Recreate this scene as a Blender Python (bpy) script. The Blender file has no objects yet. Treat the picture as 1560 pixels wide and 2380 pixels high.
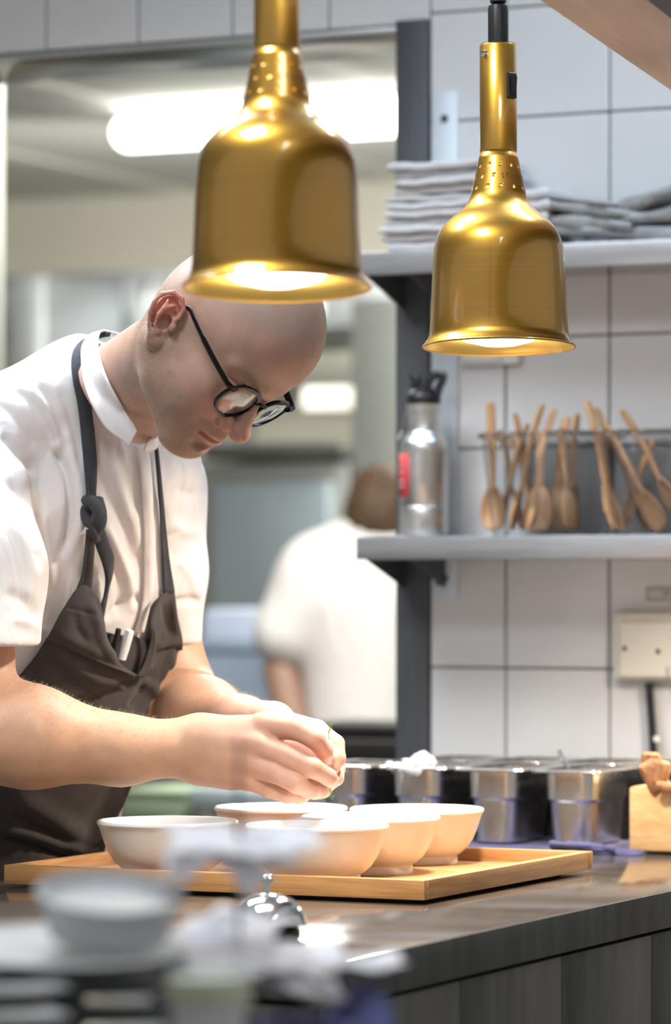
import bpy, bmesh, math, random
import numpy as np
from mathutils import Vector, Matrix
from mathutils.bvhtree import BVHTree

# ---------------------------------------------------------------- camera, world, lights, exposure
SC = bpy.context.scene
COL = SC.collection
FPX, HX, HY, CAMZ = 8500.0, 780.0, 1375.0, 1.29      # focal length and vanishing height for a 1560 x 2380 frame
cam_data = bpy.data.cameras.new('camera')
cam = bpy.data.objects.new('camera', cam_data)
COL.objects.link(cam)
cam.location = (0, 0, CAMZ)
cam.rotation_euler = (math.pi / 2, 0, 0)
cam_data.sensor_fit = 'VERTICAL'
cam_data.sensor_height = 36.0
cam_data.sensor_width = 36.0
cam_data.lens = FPX / 2380 * 36
cam_data.shift_y = (HY - 1190) / 2380
cam_data.clip_start = 0.05
cam_data.clip_end = 100
cam_data.dof.use_dof = True
cam_data.dof.focus_distance = 4.2
cam_data.dof.aperture_fstop = 4.0
SC.camera = cam

world = bpy.data.worlds.new('world')
SC.world = world
world.use_nodes = True
bgn = world.node_tree.nodes['Background']
bgn.inputs[0].default_value = (1.0, 0.975, 0.95, 1)
bgn.inputs[1].default_value = 0.43

SC.view_settings.view_transform = 'Standard'
SC.view_settings.look = 'None'
SC.view_settings.gamma = 1
SC.view_settings.use_curve_mapping = False
SC.view_settings.exposure = 0.0
SC.cycles.max_bounces = 8
SC.cycles.sample_clamp_indirect = 6.0
SC.cycles.use_denoising = True


def area(name, loc, target, sx, sy, power, color, spread=180):
    d = bpy.data.lights.new(name, 'AREA')
    d.shape = 'RECTANGLE'
    d.size, d.size_y = sx, sy
    d.energy, d.color = power, color
    d.spread = math.radians(spread)
    o = bpy.data.objects.new(name, d)
    o.location = loc
    o.rotation_euler = (Vector(target) - Vector(loc)).to_track_quat('-Z', 'Y').to_euler()
    COL.objects.link(o)
    return o


COOL = (0.86, 0.93, 1.0)
area('back_kitchen_wall_light', (-0.40, 10.6, 2.28), (-0.5, 12.4, 2.05), 1.7, 0.12, 14, (1.0, 0.96, 0.84), 130)  # added wash with no fitting, brightens the far beige wall
area('ceiling_panel_over_chef', (-0.75, 4.7, 2.80), (-0.75, 4.7, 0), 0.9, 0.5, 40, COOL, 112)
area('ceiling_panel_over_pass', (-0.55, 3.3, 2.80), (-0.55, 3.3, 0), 0.55, 0.55, 26, COOL)
area('ceiling_panel_by_tiles', (0.80, 4.72, 2.80), (0.84, 4.80, 0), 0.7, 0.3, 19, (0.62, 0.81, 1.0))
area('ceiling_panel_near', (0.5, 2.3, 2.80), (0.5, 2.3, 0), 0.6, 0.6, 14, COOL)
area('back_kitchen_panel', (0.0, 7.1, 2.66), (0.0, 7.3, 0), 1.6, 0.8, 105, (1.0, 0.98, 0.93))
area('back_kitchen_panel_far', (1.0, 9.6, 2.66), (1.0, 9.6, 0), 1.0, 0.8, 75, (1.0, 0.97, 0.88))

# ---------------------------------------------------------------- helpers
TH = math.radians(25.5)                       # the tiled wall is turned by this much from the picture plane
WT = Vector((math.cos(TH), -math.sin(TH), 0))  # along the wall
WN = Vector((-math.sin(TH), -math.cos(TH), 0))  # out of the wall, towards the cook's pass
WO = Vector((0, 5.58, 0))
ROT = -TH


def T(t, d, z=0.0):
    return WO + WT * t + WN * d + Vector((0, 0, z))


def at(px, py, Y):
    return Vector(((px - HX) / FPX * Y, Y, CAMZ - (py - HY) / FPX * Y))


def t_at(px, d):                               # where on the plane d in front of the wall the pixel column px falls
    x = (px - HX) / FPX
    # .9026t-.4305d = x(5.58-.4305t-.9026d)
    c, s = math.cos(TH), math.sin(TH)
    return (x * (5.58 - c * d) + s * d) / (c + s * x)


def z_at(py, t, d):
    Y = T(t, d).y
    return CAMZ - (py - HY) / FPX * Y


def tag(o, label=None, cat=None, group=None, kind=None):
    if label: o['label'] = label
    if cat: o['category'] = cat
    if group: o['group'] = group
    if kind: o['kind'] = kind
    return o


def empty(name, loc=(0, 0, 0), rz=0.0):
    o = bpy.data.objects.new(name, None)
    o.location = loc
    o.rotation_euler = (0, 0, rz)
    o.empty_display_size = 0.02
    COL.objects.link(o)
    return o


def link(name, me, mat, parent=None, loc=None, rz=None):
    o = bpy.data.objects.new(name, me)
    if mat is not None and not me.materials:
        for m in (mat if isinstance(mat, (list, tuple)) else [mat]):
            me.materials.append(m)
    COL.objects.link(o)
    if parent is not None: o.parent = parent
    if loc is not None: o.location = loc
    if rz is not None: o.rotation_euler = (0, 0, rz)
    return o


def mesh(name, bm, smooth=True, angle=35):
    me = bpy.data.meshes.new(name)
    bmesh.ops.recalc_face_normals(bm, faces=bm.faces)
    bm.to_mesh(me)
    bm.free()
    if smooth:
        me.shade_smooth()
        if angle is not None:
            me.set_sharp_from_angle(angle=math.radians(angle))
    return me


def put(name, bm, mat, parent=None, loc=None, rz=None, smooth=True, angle=35):
    return link(name, mesh(name, bm, smooth, angle), mat, parent, loc, rz)


def copy_tree(o, parent=None):
    c = o.copy()
    COL.objects.link(c)
    if parent is not None: c.parent = parent
    for ch in list(o.children): copy_tree(ch, c)
    return c


def bx(bm, x0, x1, y0, y1, z0, z1, bev=0.0, seg=2, M=None):
    vs = [bm.verts.new((x, y, z)) for x in (x0, x1) for y in (y0, y1) for z in (z0, z1)]
    fs = [(0, 1, 3, 2), (4, 6, 7, 5), (0, 4, 5, 1), (2, 3, 7, 6), (0, 2, 6, 4), (1, 5, 7, 3)]
    f = [bm.faces.new([vs[i] for i in q]) for q in fs]
    if bev > 0:
        es = list({e for q in f for e in q.edges})
        r = bmesh.ops.bevel(bm, geom=es, offset=bev, segments=seg, affect='EDGES', profile=0.5)
        vs = list({v for v in r['verts']} | {v for v in vs if v.is_valid})
    if M is not None:
        bmesh.ops.transform(bm, matrix=M, verts=[v for v in vs if v.is_valid])
    return vs


def box(x0, x1, y0, y1, z0, z1, bev=0.0, seg=2):
    bm = bmesh.new()
    bx(bm, x0, x1, y0, y1, z0, z1, bev, seg)
    return bm


def lathe(prof, n=48, bm=None, M=None, sx=1.0, sy=1.0):
    bm = bm or bmesh.new()
    rings = []
    allv = []
    for r, z in prof:
        if r < 1e-6:
            v = bm.verts.new((0, 0, z)); rings.append([v]); allv.append(v)
        else:
            ring = [bm.verts.new((r * sx * math.cos(2 * math.pi * i / n), r * sy * math.sin(2 * math.pi * i / n), z)) for i in range(n)]
            rings.append(ring); allv += ring
    for a, b in zip(rings, rings[1:]):
        if len(a) == 1 and len(b) == 1: continue
        for i in range(n):
            j = (i + 1) % n
            if len(a) == 1: bm.faces.new((a[0], b[i], b[j]))
            elif len(b) == 1: bm.faces.new((a[i], a[j], b[0]))
            else: bm.faces.new((a[i], a[j], b[j], b[i]))
    if M is not None: bmesh.ops.transform(bm, matrix=M, verts=allv)
    return bm


def tube(pts, rad, n=10, bm=None, cap=True, flat=1.0, up=None):
    """swept tube along pts; rad is a number or a list"""
    bm = bm or bmesh.new()
    pts = [Vector(p) for p in pts]
    R = rad if isinstance(rad, (list, tuple)) else [rad] * len(pts)
    t0 = (pts[1] - pts[0]).normalized()
    u = Vector(up) if up is not None else (Vector((0, 0, 1)) if abs(t0.z) < 0.9 else Vector((1, 0, 0)))
    rings = []
    for i, p in enumerate(pts):
        t = (pts[min(i + 1, len(pts) - 1)] - pts[max(i - 1, 0)]).normalized()
        s = t.cross(u)
        if s.length < 1e-5: s = t.orthogonal()
        s.normalize()
        u = s.cross(t).normalized()
        rings.append([bm.verts.new(p + s * (R[i] * math.cos(2 * math.pi * k / n)) + u * (R[i] * flat * math.sin(2 * math.pi * k / n))) for k in range(n)])
    for a, b in zip(rings, rings[1:]):
        for i in range(n):
            j = (i + 1) % n
            bm.faces.new((a[i], a[j], b[j], b[i]))
    if cap:
        bm.faces.new(rings[0][::-1]); bm.faces.new(rings[-1])
    return bm


def smooth_path(pts, n):
    """Catmull-Rom through the points, n samples"""
    P = [np.array(p, float) for p in pts]
    P = [2 * P[0] - P[1]] + P + [2 * P[-1] - P[-2]]
    out = []
    m = len(P) - 3
    for i in range(n):
        s = i / (n - 1) * m
        k = min(int(s), m - 1); u = s - k
        a, b, c, d = P[k:k + 4]
        out.append(0.5 * ((2 * b) + (-a + c) * u + (2 * a - 5 * b + 4 * c - d) * u * u + (-a + 3 * b - 3 * c + d) * u ** 3))
    return np.array(out)


# ---------------------------------------------------------------- materials
def nodes_of(name):
    m = bpy.data.materials.new(name)
    m.use_nodes = True
    nt = m.node_tree
    return m, nt, nt.nodes['Principled BSDF'], nt.nodes, nt.links


def mat(name, col, rough=0.5, metal=0.0, var=0.0, scale=20.0, bump=0.0, bscale=200.0, stretch=(1, 1, 1), spec=None,
        rvar=0.0, coat=0.0, col2=None, sheen=0.0, trans=0.0, ior=None, emit=None, estr=0.0, sss=0.0, aniso=0.0, detail=4.0, coord='Object'):
    m, nt, p, N, L = nodes_of(name)
    c1 = tuple(col) + (1,)
    p.inputs['Base Color'].default_value = c1
    p.inputs['Roughness'].default_value = rough
    p.inputs['Metallic'].default_value = metal
    if spec is not None: p.inputs['Specular IOR Level'].default_value = spec
    if coat: p.inputs['Coat Weight'].default_value = coat; p.inputs['Coat Roughness'].default_value = 0.08; p.inputs['Coat IOR'].default_value = 1.5 if not metal else 1.9
    if sheen: p.inputs['Sheen Weight'].default_value = sheen; p.inputs['Sheen Roughness'].default_value = 0.6
    if trans: p.inputs['Transmission Weight'].default_value = trans
    if ior: p.inputs['IOR'].default_value = ior
    if aniso: p.inputs['Anisotropic'].default_value = aniso
    if emit: p.inputs['Emission Color'].default_value = tuple(emit) + (1,); p.inputs['Emission Strength'].default_value = estr
    if sss: p.inputs['Subsurface Weight'].default_value = sss; p.inputs['Subsurface Radius'].default_value = (1.0, 0.35, 0.2); p.inputs['Subsurface Scale'].default_value = 0.006
    if var or bump or rvar:
        tc = N.new('ShaderNodeTexCoord'); mp = N.new('ShaderNodeMapping')
        mp.inputs['Scale'].default_value = stretch
        L.new(tc.outputs[coord], mp.inputs['Vector'])
        if var or rvar:
            nz = N.new('ShaderNodeTexNoise'); nz.inputs['Scale'].default_value = scale; nz.inputs['Detail'].default_value = detail
            L.new(mp.outputs['Vector'], nz.inputs['Vector'])
        if var:
            rp = N.new('ShaderNodeValToRGB')
            a = tuple(max(0, c * (1 - var)) for c in col) if col2 is None else tuple(col2)
            b = tuple(min(1, c * (1 + var * 0.6)) for c in col) if col2 is None else tuple(col)
            rp.color_ramp.elements[0].color = a + (1,); rp.color_ramp.elements[1].color = b + (1,)
            rp.color_ramp.elements[0].position = 0.32; rp.color_ramp.elements[1].position = 0.68
            L.new(nz.outputs['Fac'], rp.inputs['Fac']); L.new(rp.outputs['Color'], p.inputs['Base Color'])
        if rvar:
            mr = N.new('ShaderNodeMapRange'); mr.inputs['To Min'].default_value = max(0, rough - rvar); mr.inputs['To Max'].default_value = min(1, rough + rvar)
            L.new(nz.outputs['Fac'], mr.inputs['Value']); L.new(mr.outputs['Result'], p.inputs['Roughness'])
        if bump:
            nb = N.new('ShaderNodeTexNoise'); nb.inputs['Scale'].default_value = bscale; nb.inputs['Detail'].default_value = 3
            L.new(mp.outputs['Vector'], nb.inputs['Vector'])
            bp = N.new('ShaderNodeBump'); bp.inputs['Strength'].default_value = bump; bp.inputs['Distance'].default_value = 0.001
            L.new(nb.outputs['Fac'], bp.inputs['Height']); L.new(bp.outputs['Normal'], p.inputs['Normal'])
    return m


def wood_mat(name, light, dark, scale=9.0, stretch=(1, 14, 14), rough=0.45, spots=0.0):
    """grain runs along local x when stretch is (1, n, n)"""
    m, nt, p, N, L = nodes_of(name)
    tc = N.new('ShaderNodeTexCoord'); mp = N.new('ShaderNodeMapping'); mp.inputs['Scale'].default_value = stretch
    L.new(tc.outputs['Object'], mp.inputs['Vector'])
    n1 = N.new('ShaderNodeTexNoise'); n1.inputs['Scale'].default_value = scale; n1.inputs['Detail'].default_value = 6; n1.inputs['Distortion'].default_value = 0.6
    L.new(mp.outputs['Vector'], n1.inputs['Vector'])
    rp = N.new('ShaderNodeValToRGB')
    rp.color_ramp.elements[0].color = tuple(dark) + (1,); rp.color_ramp.elements[1].color = tuple(light) + (1,)
    rp.color_ramp.elements[0].position = 0.3; rp.color_ramp.elements[1].position = 0.66
    L.new(n1.outputs['Fac'], rp.inputs['Fac'])
    L.new(rp.outputs['Color'], p.inputs['Base Color'])
    bp = N.new('ShaderNodeBump'); bp.inputs['Strength'].default_value = 0.15; bp.inputs['Distance'].default_value = 0.001
    L.new(n1.outputs['Fac'], bp.inputs['Height']); L.new(bp.outputs['Normal'], p.inputs['Normal'])
    p.inputs['Roughness'].default_value = rough
    return m


M = {}
M['tile'] = mat('white_tile', (0.66, 0.65, 0.645), 0.16, var=0.05, scale=3, coat=0.3, bump=0.05, bscale=14)
M['grout'] = mat('grey_grout', (0.20, 0.19, 0.175), 0.9, var=0.2, scale=60)
M['steel'] = mat('brushed_steel', (0.52, 0.53, 0.55), 0.34, 1.0, var=0.12, scale=6, stretch=(1, 1, 40), bump=0.05, bscale=60)
M['steel_x'] = mat('brushed_steel_long', (0.60, 0.61, 0.63), 0.36, 1.0, var=0.10, scale=5, stretch=(2, 30, 30), bump=0.04, bscale=50)
M['steel_dark'] = mat('dark_steel', (0.075, 0.078, 0.085), 0.55, 0.35, var=0.15, scale=10, stretch=(20, 20, 1))
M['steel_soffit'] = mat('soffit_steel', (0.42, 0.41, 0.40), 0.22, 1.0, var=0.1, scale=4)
M['steel_pan'] = mat('pan_steel', (0.72, 0.71, 0.70), 0.26, 1.0, var=0.1, scale=25, rvar=0.08)
M['steel_bottle'] = mat('bottle_steel', (0.66, 0.65, 0.64), 0.33, 1.0, aniso=0.6, var=0.08, scale=8, stretch=(1, 1, 50))
M['chrome'] = mat('chrome', (0.72, 0.76, 0.80), 0.10, 1.0, var=0.05, scale=10)
M['black'] = mat('black_plastic', (0.012, 0.012, 0.014), 0.38, var=0.2, scale=40)
M['black_matt'] = mat('black_matt', (0.014, 0.013, 0.013), 0.75, var=0.2, scale=30)
M['worktop'] = mat('dark_worktop', (0.072, 0.058, 0.047), 0.12, var=0.25, scale=5, rvar=0.04, spec=0.7, stretch=(1, 3, 1), detail=8)
M['counter_side'] = mat('counter_side', (0.058, 0.061, 0.056), 0.55, var=0.45, scale=9, stretch=(3, 3, 0.35), bump=0.12, bscale=30, detail=8)
M['wood_tray'] = wood_mat('oak_tray', (0.50, 0.265, 0.10), (0.34, 0.165, 0.056), 10, (1.2, 22, 22))
M['wood_tray_y'] = wood_mat('oak_tray_side', (0.46, 0.25, 0.10), (0.31, 0.155, 0.056), 10, (22, 1.2, 22))
M['bamboo'] = wood_mat('bamboo_block', (0.76, 0.50, 0.24), (0.60, 0.33, 0.13), 7, (5, 10, 22))
M['spoon_wood'] = wood_mat('spoon_wood', (0.60, 0.36, 0.18), (0.42, 0.22, 0.10), 22, (10, 10, 1))
M['board'] = wood_mat('gantry_board', (0.82, 0.64, 0.52), (0.72, 0.54, 0.43), 3, (14, 1, 14), rough=0.7)
M['bowl'] = mat('stoneware', (0.80, 0.72, 0.64), 0.38, var=0.05, scale=40, bump=0.06, bscale=160, sss=0.0)  # beige holds the warm bounce light on the bowl walls
M['bowl_rim'] = mat('glazed_rim', (0.86, 0.84, 0.82), 0.25, var=0.03, scale=30)  # whiter tone stands for the overexposed rim
M['plate'] = mat('pale_plate', (0.66, 0.69, 0.70), 0.3, var=0.05, scale=20)
M['ramekin'] = mat('ramekin_glaze', (0.46, 0.48, 0.50), 0.55, var=0.05, scale=20)
M['plate_grey'] = mat('grey_plate', (0.20, 0.23, 0.235), 0.35, var=0.08, scale=20)
M['paper'] = mat('thin_paper', (0.86, 0.86, 0.90), 0.8, var=0.04, scale=30)
M['towel'] = mat('grey_towel', (0.50, 0.49, 0.50), 0.95, var=0.10, scale=90, bump=0.4, bscale=700, sheen=0.2)
M['towel_dark'] = mat('dark_towel', (0.27, 0.27, 0.27), 0.95, var=0.15, scale=70, bump=0.4, bscale=600, sheen=0.2)
M['blue_cloth'] = mat('blue_cloth', (0.05, 0.05, 0.15), 0.9, var=0.15, scale=60, bump=0.3, bscale=500, sheen=0.2)
M['navy_cloth'] = mat('navy_cloth', (0.10, 0.11, 0.26), 0.9, var=0.15, scale=60, bump=0.3, bscale=500)
M['clear'] = mat('clear_plastic', (0.90, 0.905, 0.915), 0.06, trans=1.0, ior=1.30)
M['white_plastic'] = mat('white_plastic', (0.74, 0.73, 0.70), 0.4, var=0.03, scale=10)
M['cream_plastic'] = mat('cream_plastic', (0.72, 0.66, 0.56), 0.38, var=0.04, scale=10)
M['red_label'] = mat('red_label', (0.60, 0.055, 0.06), 0.5, var=0.08, scale=30)
M['ink'] = mat('grey_ink', (0.10, 0.10, 0.11), 0.7, var=0.1, scale=30)
M['pale_print'] = mat('pale_print', (0.72, 0.45, 0.42), 0.6, var=0.1, scale=30)
M['label_plate'] = mat('label_plate', (0.52, 0.50, 0.48), 0.5, var=0.06, scale=20)
M['crust'] = mat('bread_crust', (0.38, 0.18, 0.08), 0.8, var=0.4, scale=60, bump=0.6, bscale=180)
M['egg_white'] = mat('white_food', (0.80, 0.82, 0.86), 0.3, var=0.05, scale=40)
M['herb'] = mat('green_dill', (0.13, 0.30, 0.045), 0.6, var=0.3, scale=80)
M['ceiling'] = mat('ceiling_paint', (0.66, 0.67, 0.66), 0.8, var=0.03, scale=4)
M['batten'] = mat('white_batten', (0.86, 0.86, 0.84), 0.6, var=0.02, scale=4)
M['beige_wall'] = mat('beige_wall', (0.78, 0.76, 0.68), 0.6, var=0.04, scale=2)
M['jamb'] = mat('jamb_metal', (0.50, 0.53, 0.47), 0.4, 0.6, var=0.08, scale=4)
M['floor'] = mat('floor_vinyl', (0.16, 0.155, 0.15), 0.6, var=0.15, scale=6)
M['hood'] = mat('hood_steel', (0.40, 0.43, 0.46), 0.45, 0.8, var=0.08, scale=4, stretch=(1, 1, 10))
M['fridge'] = mat('fridge_steel', (0.47, 0.50, 0.48), 0.45, 0.55, var=0.06, scale=3, stretch=(1, 1, 8))
M['fridge_blue'] = mat('fridge_glass', (0.42, 0.50, 0.56), 0.25, 0.3, var=0.05, scale=3)
M['shelf_dark'] = mat('dark_unit', (0.10, 0.105, 0.09), 0.6, var=0.2, scale=5)
M['rail'] = mat('rail_paint', (0.60, 0.65, 0.70), 0.4, 0.2, var=0.05, scale=5)
M['olive'] = mat('olive_bin', (0.30, 0.28, 0.19), 0.6, var=0.1, scale=6)
M['blue_crate'] = mat('blue_crate', (0.30, 0.38, 0.49), 0.5, var=0.08, scale=6)
M['pale_blue'] = mat('pale_blue_cloth', (0.55, 0.63, 0.80), 0.8, var=0.06, scale=8)
M['green_box'] = mat('green_box', (0.28, 0.36, 0.24), 0.6, var=0.1, scale=6)
M['glow_tube'] = mat('tube_light', (1, 1, 1), 0.5, emit=(1.0, 0.97, 0.86), estr=8.0)
M['glow_spot'] = mat('hood_light', (1, 1, 1), 0.5, emit=(1.0, 0.95, 0.78), estr=1.5)
M['bulb'] = mat('bulb_face', (1, 1, 1), 0.4, emit=(1.0, 0.93, 0.80), estr=8.0)
M['gold'] = mat('gold_aluminium', (0.56, 0.305, 0.042), 0.36, 1.0, coat=0.6, var=0.05, scale=6, stretch=(1, 1, 60), bump=0.02, bscale=50, aniso=0.5)
M['gold_in'] = mat('gold_inside', (0.80, 0.56, 0.16), 0.35, 0.85, var=0.05, scale=6)
M['copper_ink'] = mat('punched_letters', (0.16, 0.06, 0.02), 0.6, var=0.1, scale=30)
M['herb_oil'] = mat('cream_filling', (0.80, 0.78, 0.74), 0.5, var=0.05, scale=30)
# ---------------------------------------------------------------- the room (structure)
TP = 0.1655           # tile pitch
T_POST = 0.108        # right-hand edge of the opening
T_JAMB = -0.72        # left-hand edge of the opening
Z_LINT = 2.14         # underside of the tiled lintel
WALL_D = 0.22
R0 = WO               # wall-frame origin: objects placed with loc=R0, rz=ROT use local x=t, y=-d


def wallput(name, bm, m, parent=None, smooth=True, angle=35):
    if parent is None: return put(name, bm, m, None, R0, ROT, smooth, angle)
    return put(name, bm, m, parent, None, None, smooth, angle)


floor = put('floor', box(-6.5, 5.5, 0.6, 16.0, -0.1, 0.0), M['floor']); tag(floor, kind='structure')

bm = bmesh.new()
bx(bm, T_POST, 1.9, 0.0, WALL_D, 0.0, 2.9)
bx(bm, -5.5, T_JAMB, 0.0, WALL_D, 0.0, 2.9)
bx(bm, T_JAMB, T_POST, 0.0, WALL_D, Z_LINT + 0.004, 2.9)
wall_back = wallput('wall_back', bm, M['grout'])
tag(wall_back, kind='structure')
TILE_ME = {}


def tile(x0, x1, z0, z1):
    g = 0.003
    w, h = round(x1 - x0, 4), round(z1 - z0, 4)
    if (w, h) not in TILE_ME:
        b = box(0, w - g, -0.006, 0.001, 0, h - g, 0.0018, 1)
        TILE_ME[(w, h)] = mesh('tile', b)
    o = link('tile', TILE_ME[(w, h)], M['tile'], wall_back)
    o.location = (x0 + g / 2, 0, z0 + g / 2)
    o.rotation_euler = (random.uniform(-.003, .003), 0, random.uniform(-.003, .003))


random.seed(4)
zl = [1.176 + 0.164 * k for k in range(-7, 10)]
tl = [T_POST + 0.052] + [0.449 + TP * k for k in range(-1, 6)]
for za, zb in zip(zl, zl[1:]):
    for ta, tb in zip(tl, tl[1:]): tile(ta, tb, za, zb)
tl2 = [-0.0095 + TP * k for k in range(-6, 1)] + [T_POST + 0.052]
for za, zb in ((Z_LINT + 0.006, Z_LINT + 0.17), (Z_LINT + 0.17, Z_LINT + 0.334), (Z_LINT + 0.334, Z_LINT + 0.498)):
    for ta, tb in zip(tl2, tl2[1:]): tile(ta, tb, za, zb)
tl3 = [T_JAMB - 0.01 - TP * k for k in range(5, -1, -1)]
for za, zb in zip(zl, zl[1:]):
    for ta, tb in zip(tl3, tl3[1:]): tile(ta, tb, za, zb)

# steel lining of the opening: soffit, jamb, dark post on the right
bm = box(T_JAMB, T_POST, -0.004, WALL_D + 0.004, Z_LINT - 0.004, Z_LINT + 0.004, 0.001)
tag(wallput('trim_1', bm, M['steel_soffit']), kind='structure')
bm = box(T_JAMB - 0.004, T_JAMB + 0.004, -0.004, WALL_D + 0.004, 0.0, Z_LINT, 0.001)
tag(wallput('trim_2', bm, M['jamb']), kind='structure')
bm = box(T_POST - 0.002, T_POST + 0.052, -0.012, WALL_D + 0.002, 0.0, 2.152, 0.002)
tag(wallput('trim_3', bm, M['steel_dark']), kind='structure')
# thin edge strip under the lintel tiles
bm = box(T_JAMB, T_POST - 0.003, -0.008, 0.0, Z_LINT - 0.004, Z_LINT + 0.004, 0.001)
tag(wallput('trim_4', bm, M['steel_x']), kind='structure')

ceil = wallput('ceiling', box(-6.4, 3.2, -3.2, 7.2, 2.86, 2.95), M['ceiling']); tag(ceil, kind='structure')

# the kitchen behind the opening; local y = distance behind the wall
ZC = 2.70
bk = wallput('ceiling_back', box(-5.4, 1.5, 0.23, 6.4, ZC, ZC + 0.06), M['ceiling']); tag(bk, kind='structure')
for k in range(5):  # white strips added to stand for a light streak on the ceiling
    o = put('batten', box(-4.55 + k * 0.9, -4.47 + k * 0.9, 0.5, 6.3, ZC - 0.012, ZC, 0.002), M['batten'], bk)
wb = wallput('wall_far', box(-5.5, 1.6, 6.4, 6.5, 0, 2.85), M['beige_wall']); tag(wb, kind='structure')
wl_ = wallput('wall_left', box(-5.5, -5.4, 0.22, 6.4, 0, 2.85), M['beige_wall']); tag(wl_, kind='structure')
wr_ = wallput('wall_right', box(1.5, 1.6, 0.22, 6.4, 0, 2.85), M['beige_wall']); tag(wr_, kind='structure')


def bpx(px, dd):                 # t for a pixel column at distance dd behind the wall
    return t_at(px, -dd)


def bz(py, px, dd):
    return z_at(py, t_at(px, -dd), -dd)


# long fluorescent fitting under the ceiling
dd = 4.3
t0, z0 = bpx(268, dd), bz(290, 600, dd)
lamp = empty('ceiling_lamp', T(t0, -dd, z0), ROT)
tag(lamp, 'long glowing fluorescent ceiling lamp with rounded ends in the back kitchen', 'lamp')
bm = bmesh.new()
prof = [(0.0, -0.002)] + [(0.05 * math.sin(a), 0.05 - 0.05 * math.cos(a)) for a in np.linspace(0.15, math.pi / 2, 8)]
L_ = 1.5
prof += [(0.05 * math.sin(a), L_ - 0.05 - 0.05 * math.cos(a)) for a in np.linspace(math.pi / 2, math.pi - 0.15, 8)] + [(0, L_ + 0.002)]
lathe(prof, 24, bm, Matrix.Rotation(math.pi / 2, 4, 'Y'))
put('diffuser', bm, M['glow_tube'], lamp)
put('mounting_rail', box(0.05, L_ - 0.05, -0.03, 0.03, 0.051, ZC - z0 - 0.002, 0.003), M['batten'], lamp)


def unit(name, px0, px1, py0, py1, dd, depth, label, cat, m, bev=0.006, parts=None, floor_z=None):
    """a box-like appliance of the back kitchen whose front shows between these pixel lines at distance dd behind the wall"""
    ta, tb = bpx(px0, dd), bpx(px1, dd)
    pm = 0.5 * (px0 + px1)
    za, zb = (bz(py1, pm, dd) if floor_z is None else floor_z), bz(py0, pm, dd)
    o = empty(name, T(ta, -dd, za), ROT)
    tag(o, label, cat)
    put('body', box(0, tb - ta, 0, depth, 0, zb - za, bev), m, o)
    return o, tb - ta, zb - za


# extraction hood: lit soffit below the beige wall, filter slats along its lower front
hood, w, h = unit('extraction_hood', -60, 480, 632, 790, 5.25, 1.0, 'wide grey steel extraction hood on the far wall behind the cook', 'hood', M['hood'])
for k in range(9):
    put('filter_slat', box(0.10 + k * w / 9.6, 0.10 + k * w / 9.6 + 0.025, -0.012, 0.002, h * 0.35, h * 0.86, 0.003), M['steel'], hood)
hood2, w, h = unit('wall_cabinet', 520, 1010, 665, 760, 5.3, 0.8, 'grey steel wall cabinet over the far cooking line, right of the hood', 'cabinet', M['hood'])
put('door', box(0.02, w * 0.49, -0.02, 0.0, 0.02, h - 0.02, 0.004), M['hood'], hood2)
put('door', box(w * 0.51, w - 0.02, -0.02, 0.0, 0.02, h - 0.02, 0.004), M['hood'], hood2)
# dark slot with an olive bin
slot, w, h = unit('open_shelf', 600, 850, 818, 905, 5.0, 0.5, 'dark open wall shelf under the far steel cabinet', 'shelf', M['shelf_dark'])
put('back_panel', box(0.0, w, 0.5, 0.52, 0.0, h), M['shelf_dark'], slot)
o, w, h = unit('storage_tub', 856, 915, 818, 895, 5.0, 0.2, 'pale olive storage tub beside the dark open wall shelf', 'tub', M['olive'])
put('lid', box(-0.006, w + 0.006, -0.006, 0.206, h, h + 0.015, 0.003), M['fridge'], o)
# lit hood lamp
t0, z0 = bpx(700, 4.7), bz(950, 760, 4.7)
o = empty('hood_lamp', T(t0, -4.7, z0), ROT); tag(o, 'small glowing rectangular work lamp over the far cooking line', 'lamp')
put('diffuser', box(0, bpx(832, 4.7) - t0, 0, 0.05, 0, 0.062, 0.012), M['glow_spot'], o)
put('housing', box(-0.01, bpx(832, 4.7) - t0 + 0.01, 0.051, 0.14, -0.01, 0.072, 0.006), M['fridge'], o)
# ledge
o, w, h = unit('ledge_shelf', 470, 796, 1040, 1066, 4.25, 0.35, 'long dark ledge shelf running above the pale steel ovens', 'shelf', M['shelf_dark'])
put('edge_strip', box(0, w, -0.006, 0.0, h, h + 0.012, 0.002), M['steel'], o)
# tall ovens / fridge
o, w, h = unit('tall_oven', 430, 812, 1075, 1440, 4.3, 0.6, 'tall pale steel oven with a wide glass door behind the second cook', 'oven', M['fridge'], floor_z=0.0)
hh = bz(1075, 620, 4.3)
put('door', box(w * 0.2, w * 0.9, -0.03, 0.0, 0.75, hh - 0.06, 0.006), M['fridge_blue'], o)
put('handle', tube([(w * 0.86, -0.06, 0.9), (w * 0.86, -0.06, hh - 0.2)], 0.012), M['chrome'], o)
o, w, h = unit('tall_fridge', 816, 990, 690, 1440, 4.3, 0.6, 'tall pale greenish steel fridge beside the dark post', 'fridge', M['fridge'], floor_z=0.0)
put('door', box(0.03, w - 0.03, -0.03, 0.0, 0.3, 1.55, 0.006), M['fridge'], o)
o, w, h = unit('tall_locker', 20, 104, 640, 1440, 4.7, 0.5, 'narrow pale steel locker left of the cook, by the jamb', 'locker', M['hood'], floor_z=0.0)
put('door', box(0.02, w - 0.02, -0.025, 0.0, 0.2, 1.7, 0.004), M['fridge'], o)
o, w, h = unit('mixer_cabinet', 112, 440, 800, 1440, 4.7, 0.45, 'wide blue-grey steel cupboard behind the shoulder of the cook', 'cupboard', M['hood'], floor_z=0.0)
put('door', box(0.02, w * 0.5 - 0.01, -0.02, 0.0, 0.2, 1.6, 0.004), M['hood'], o)
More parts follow.
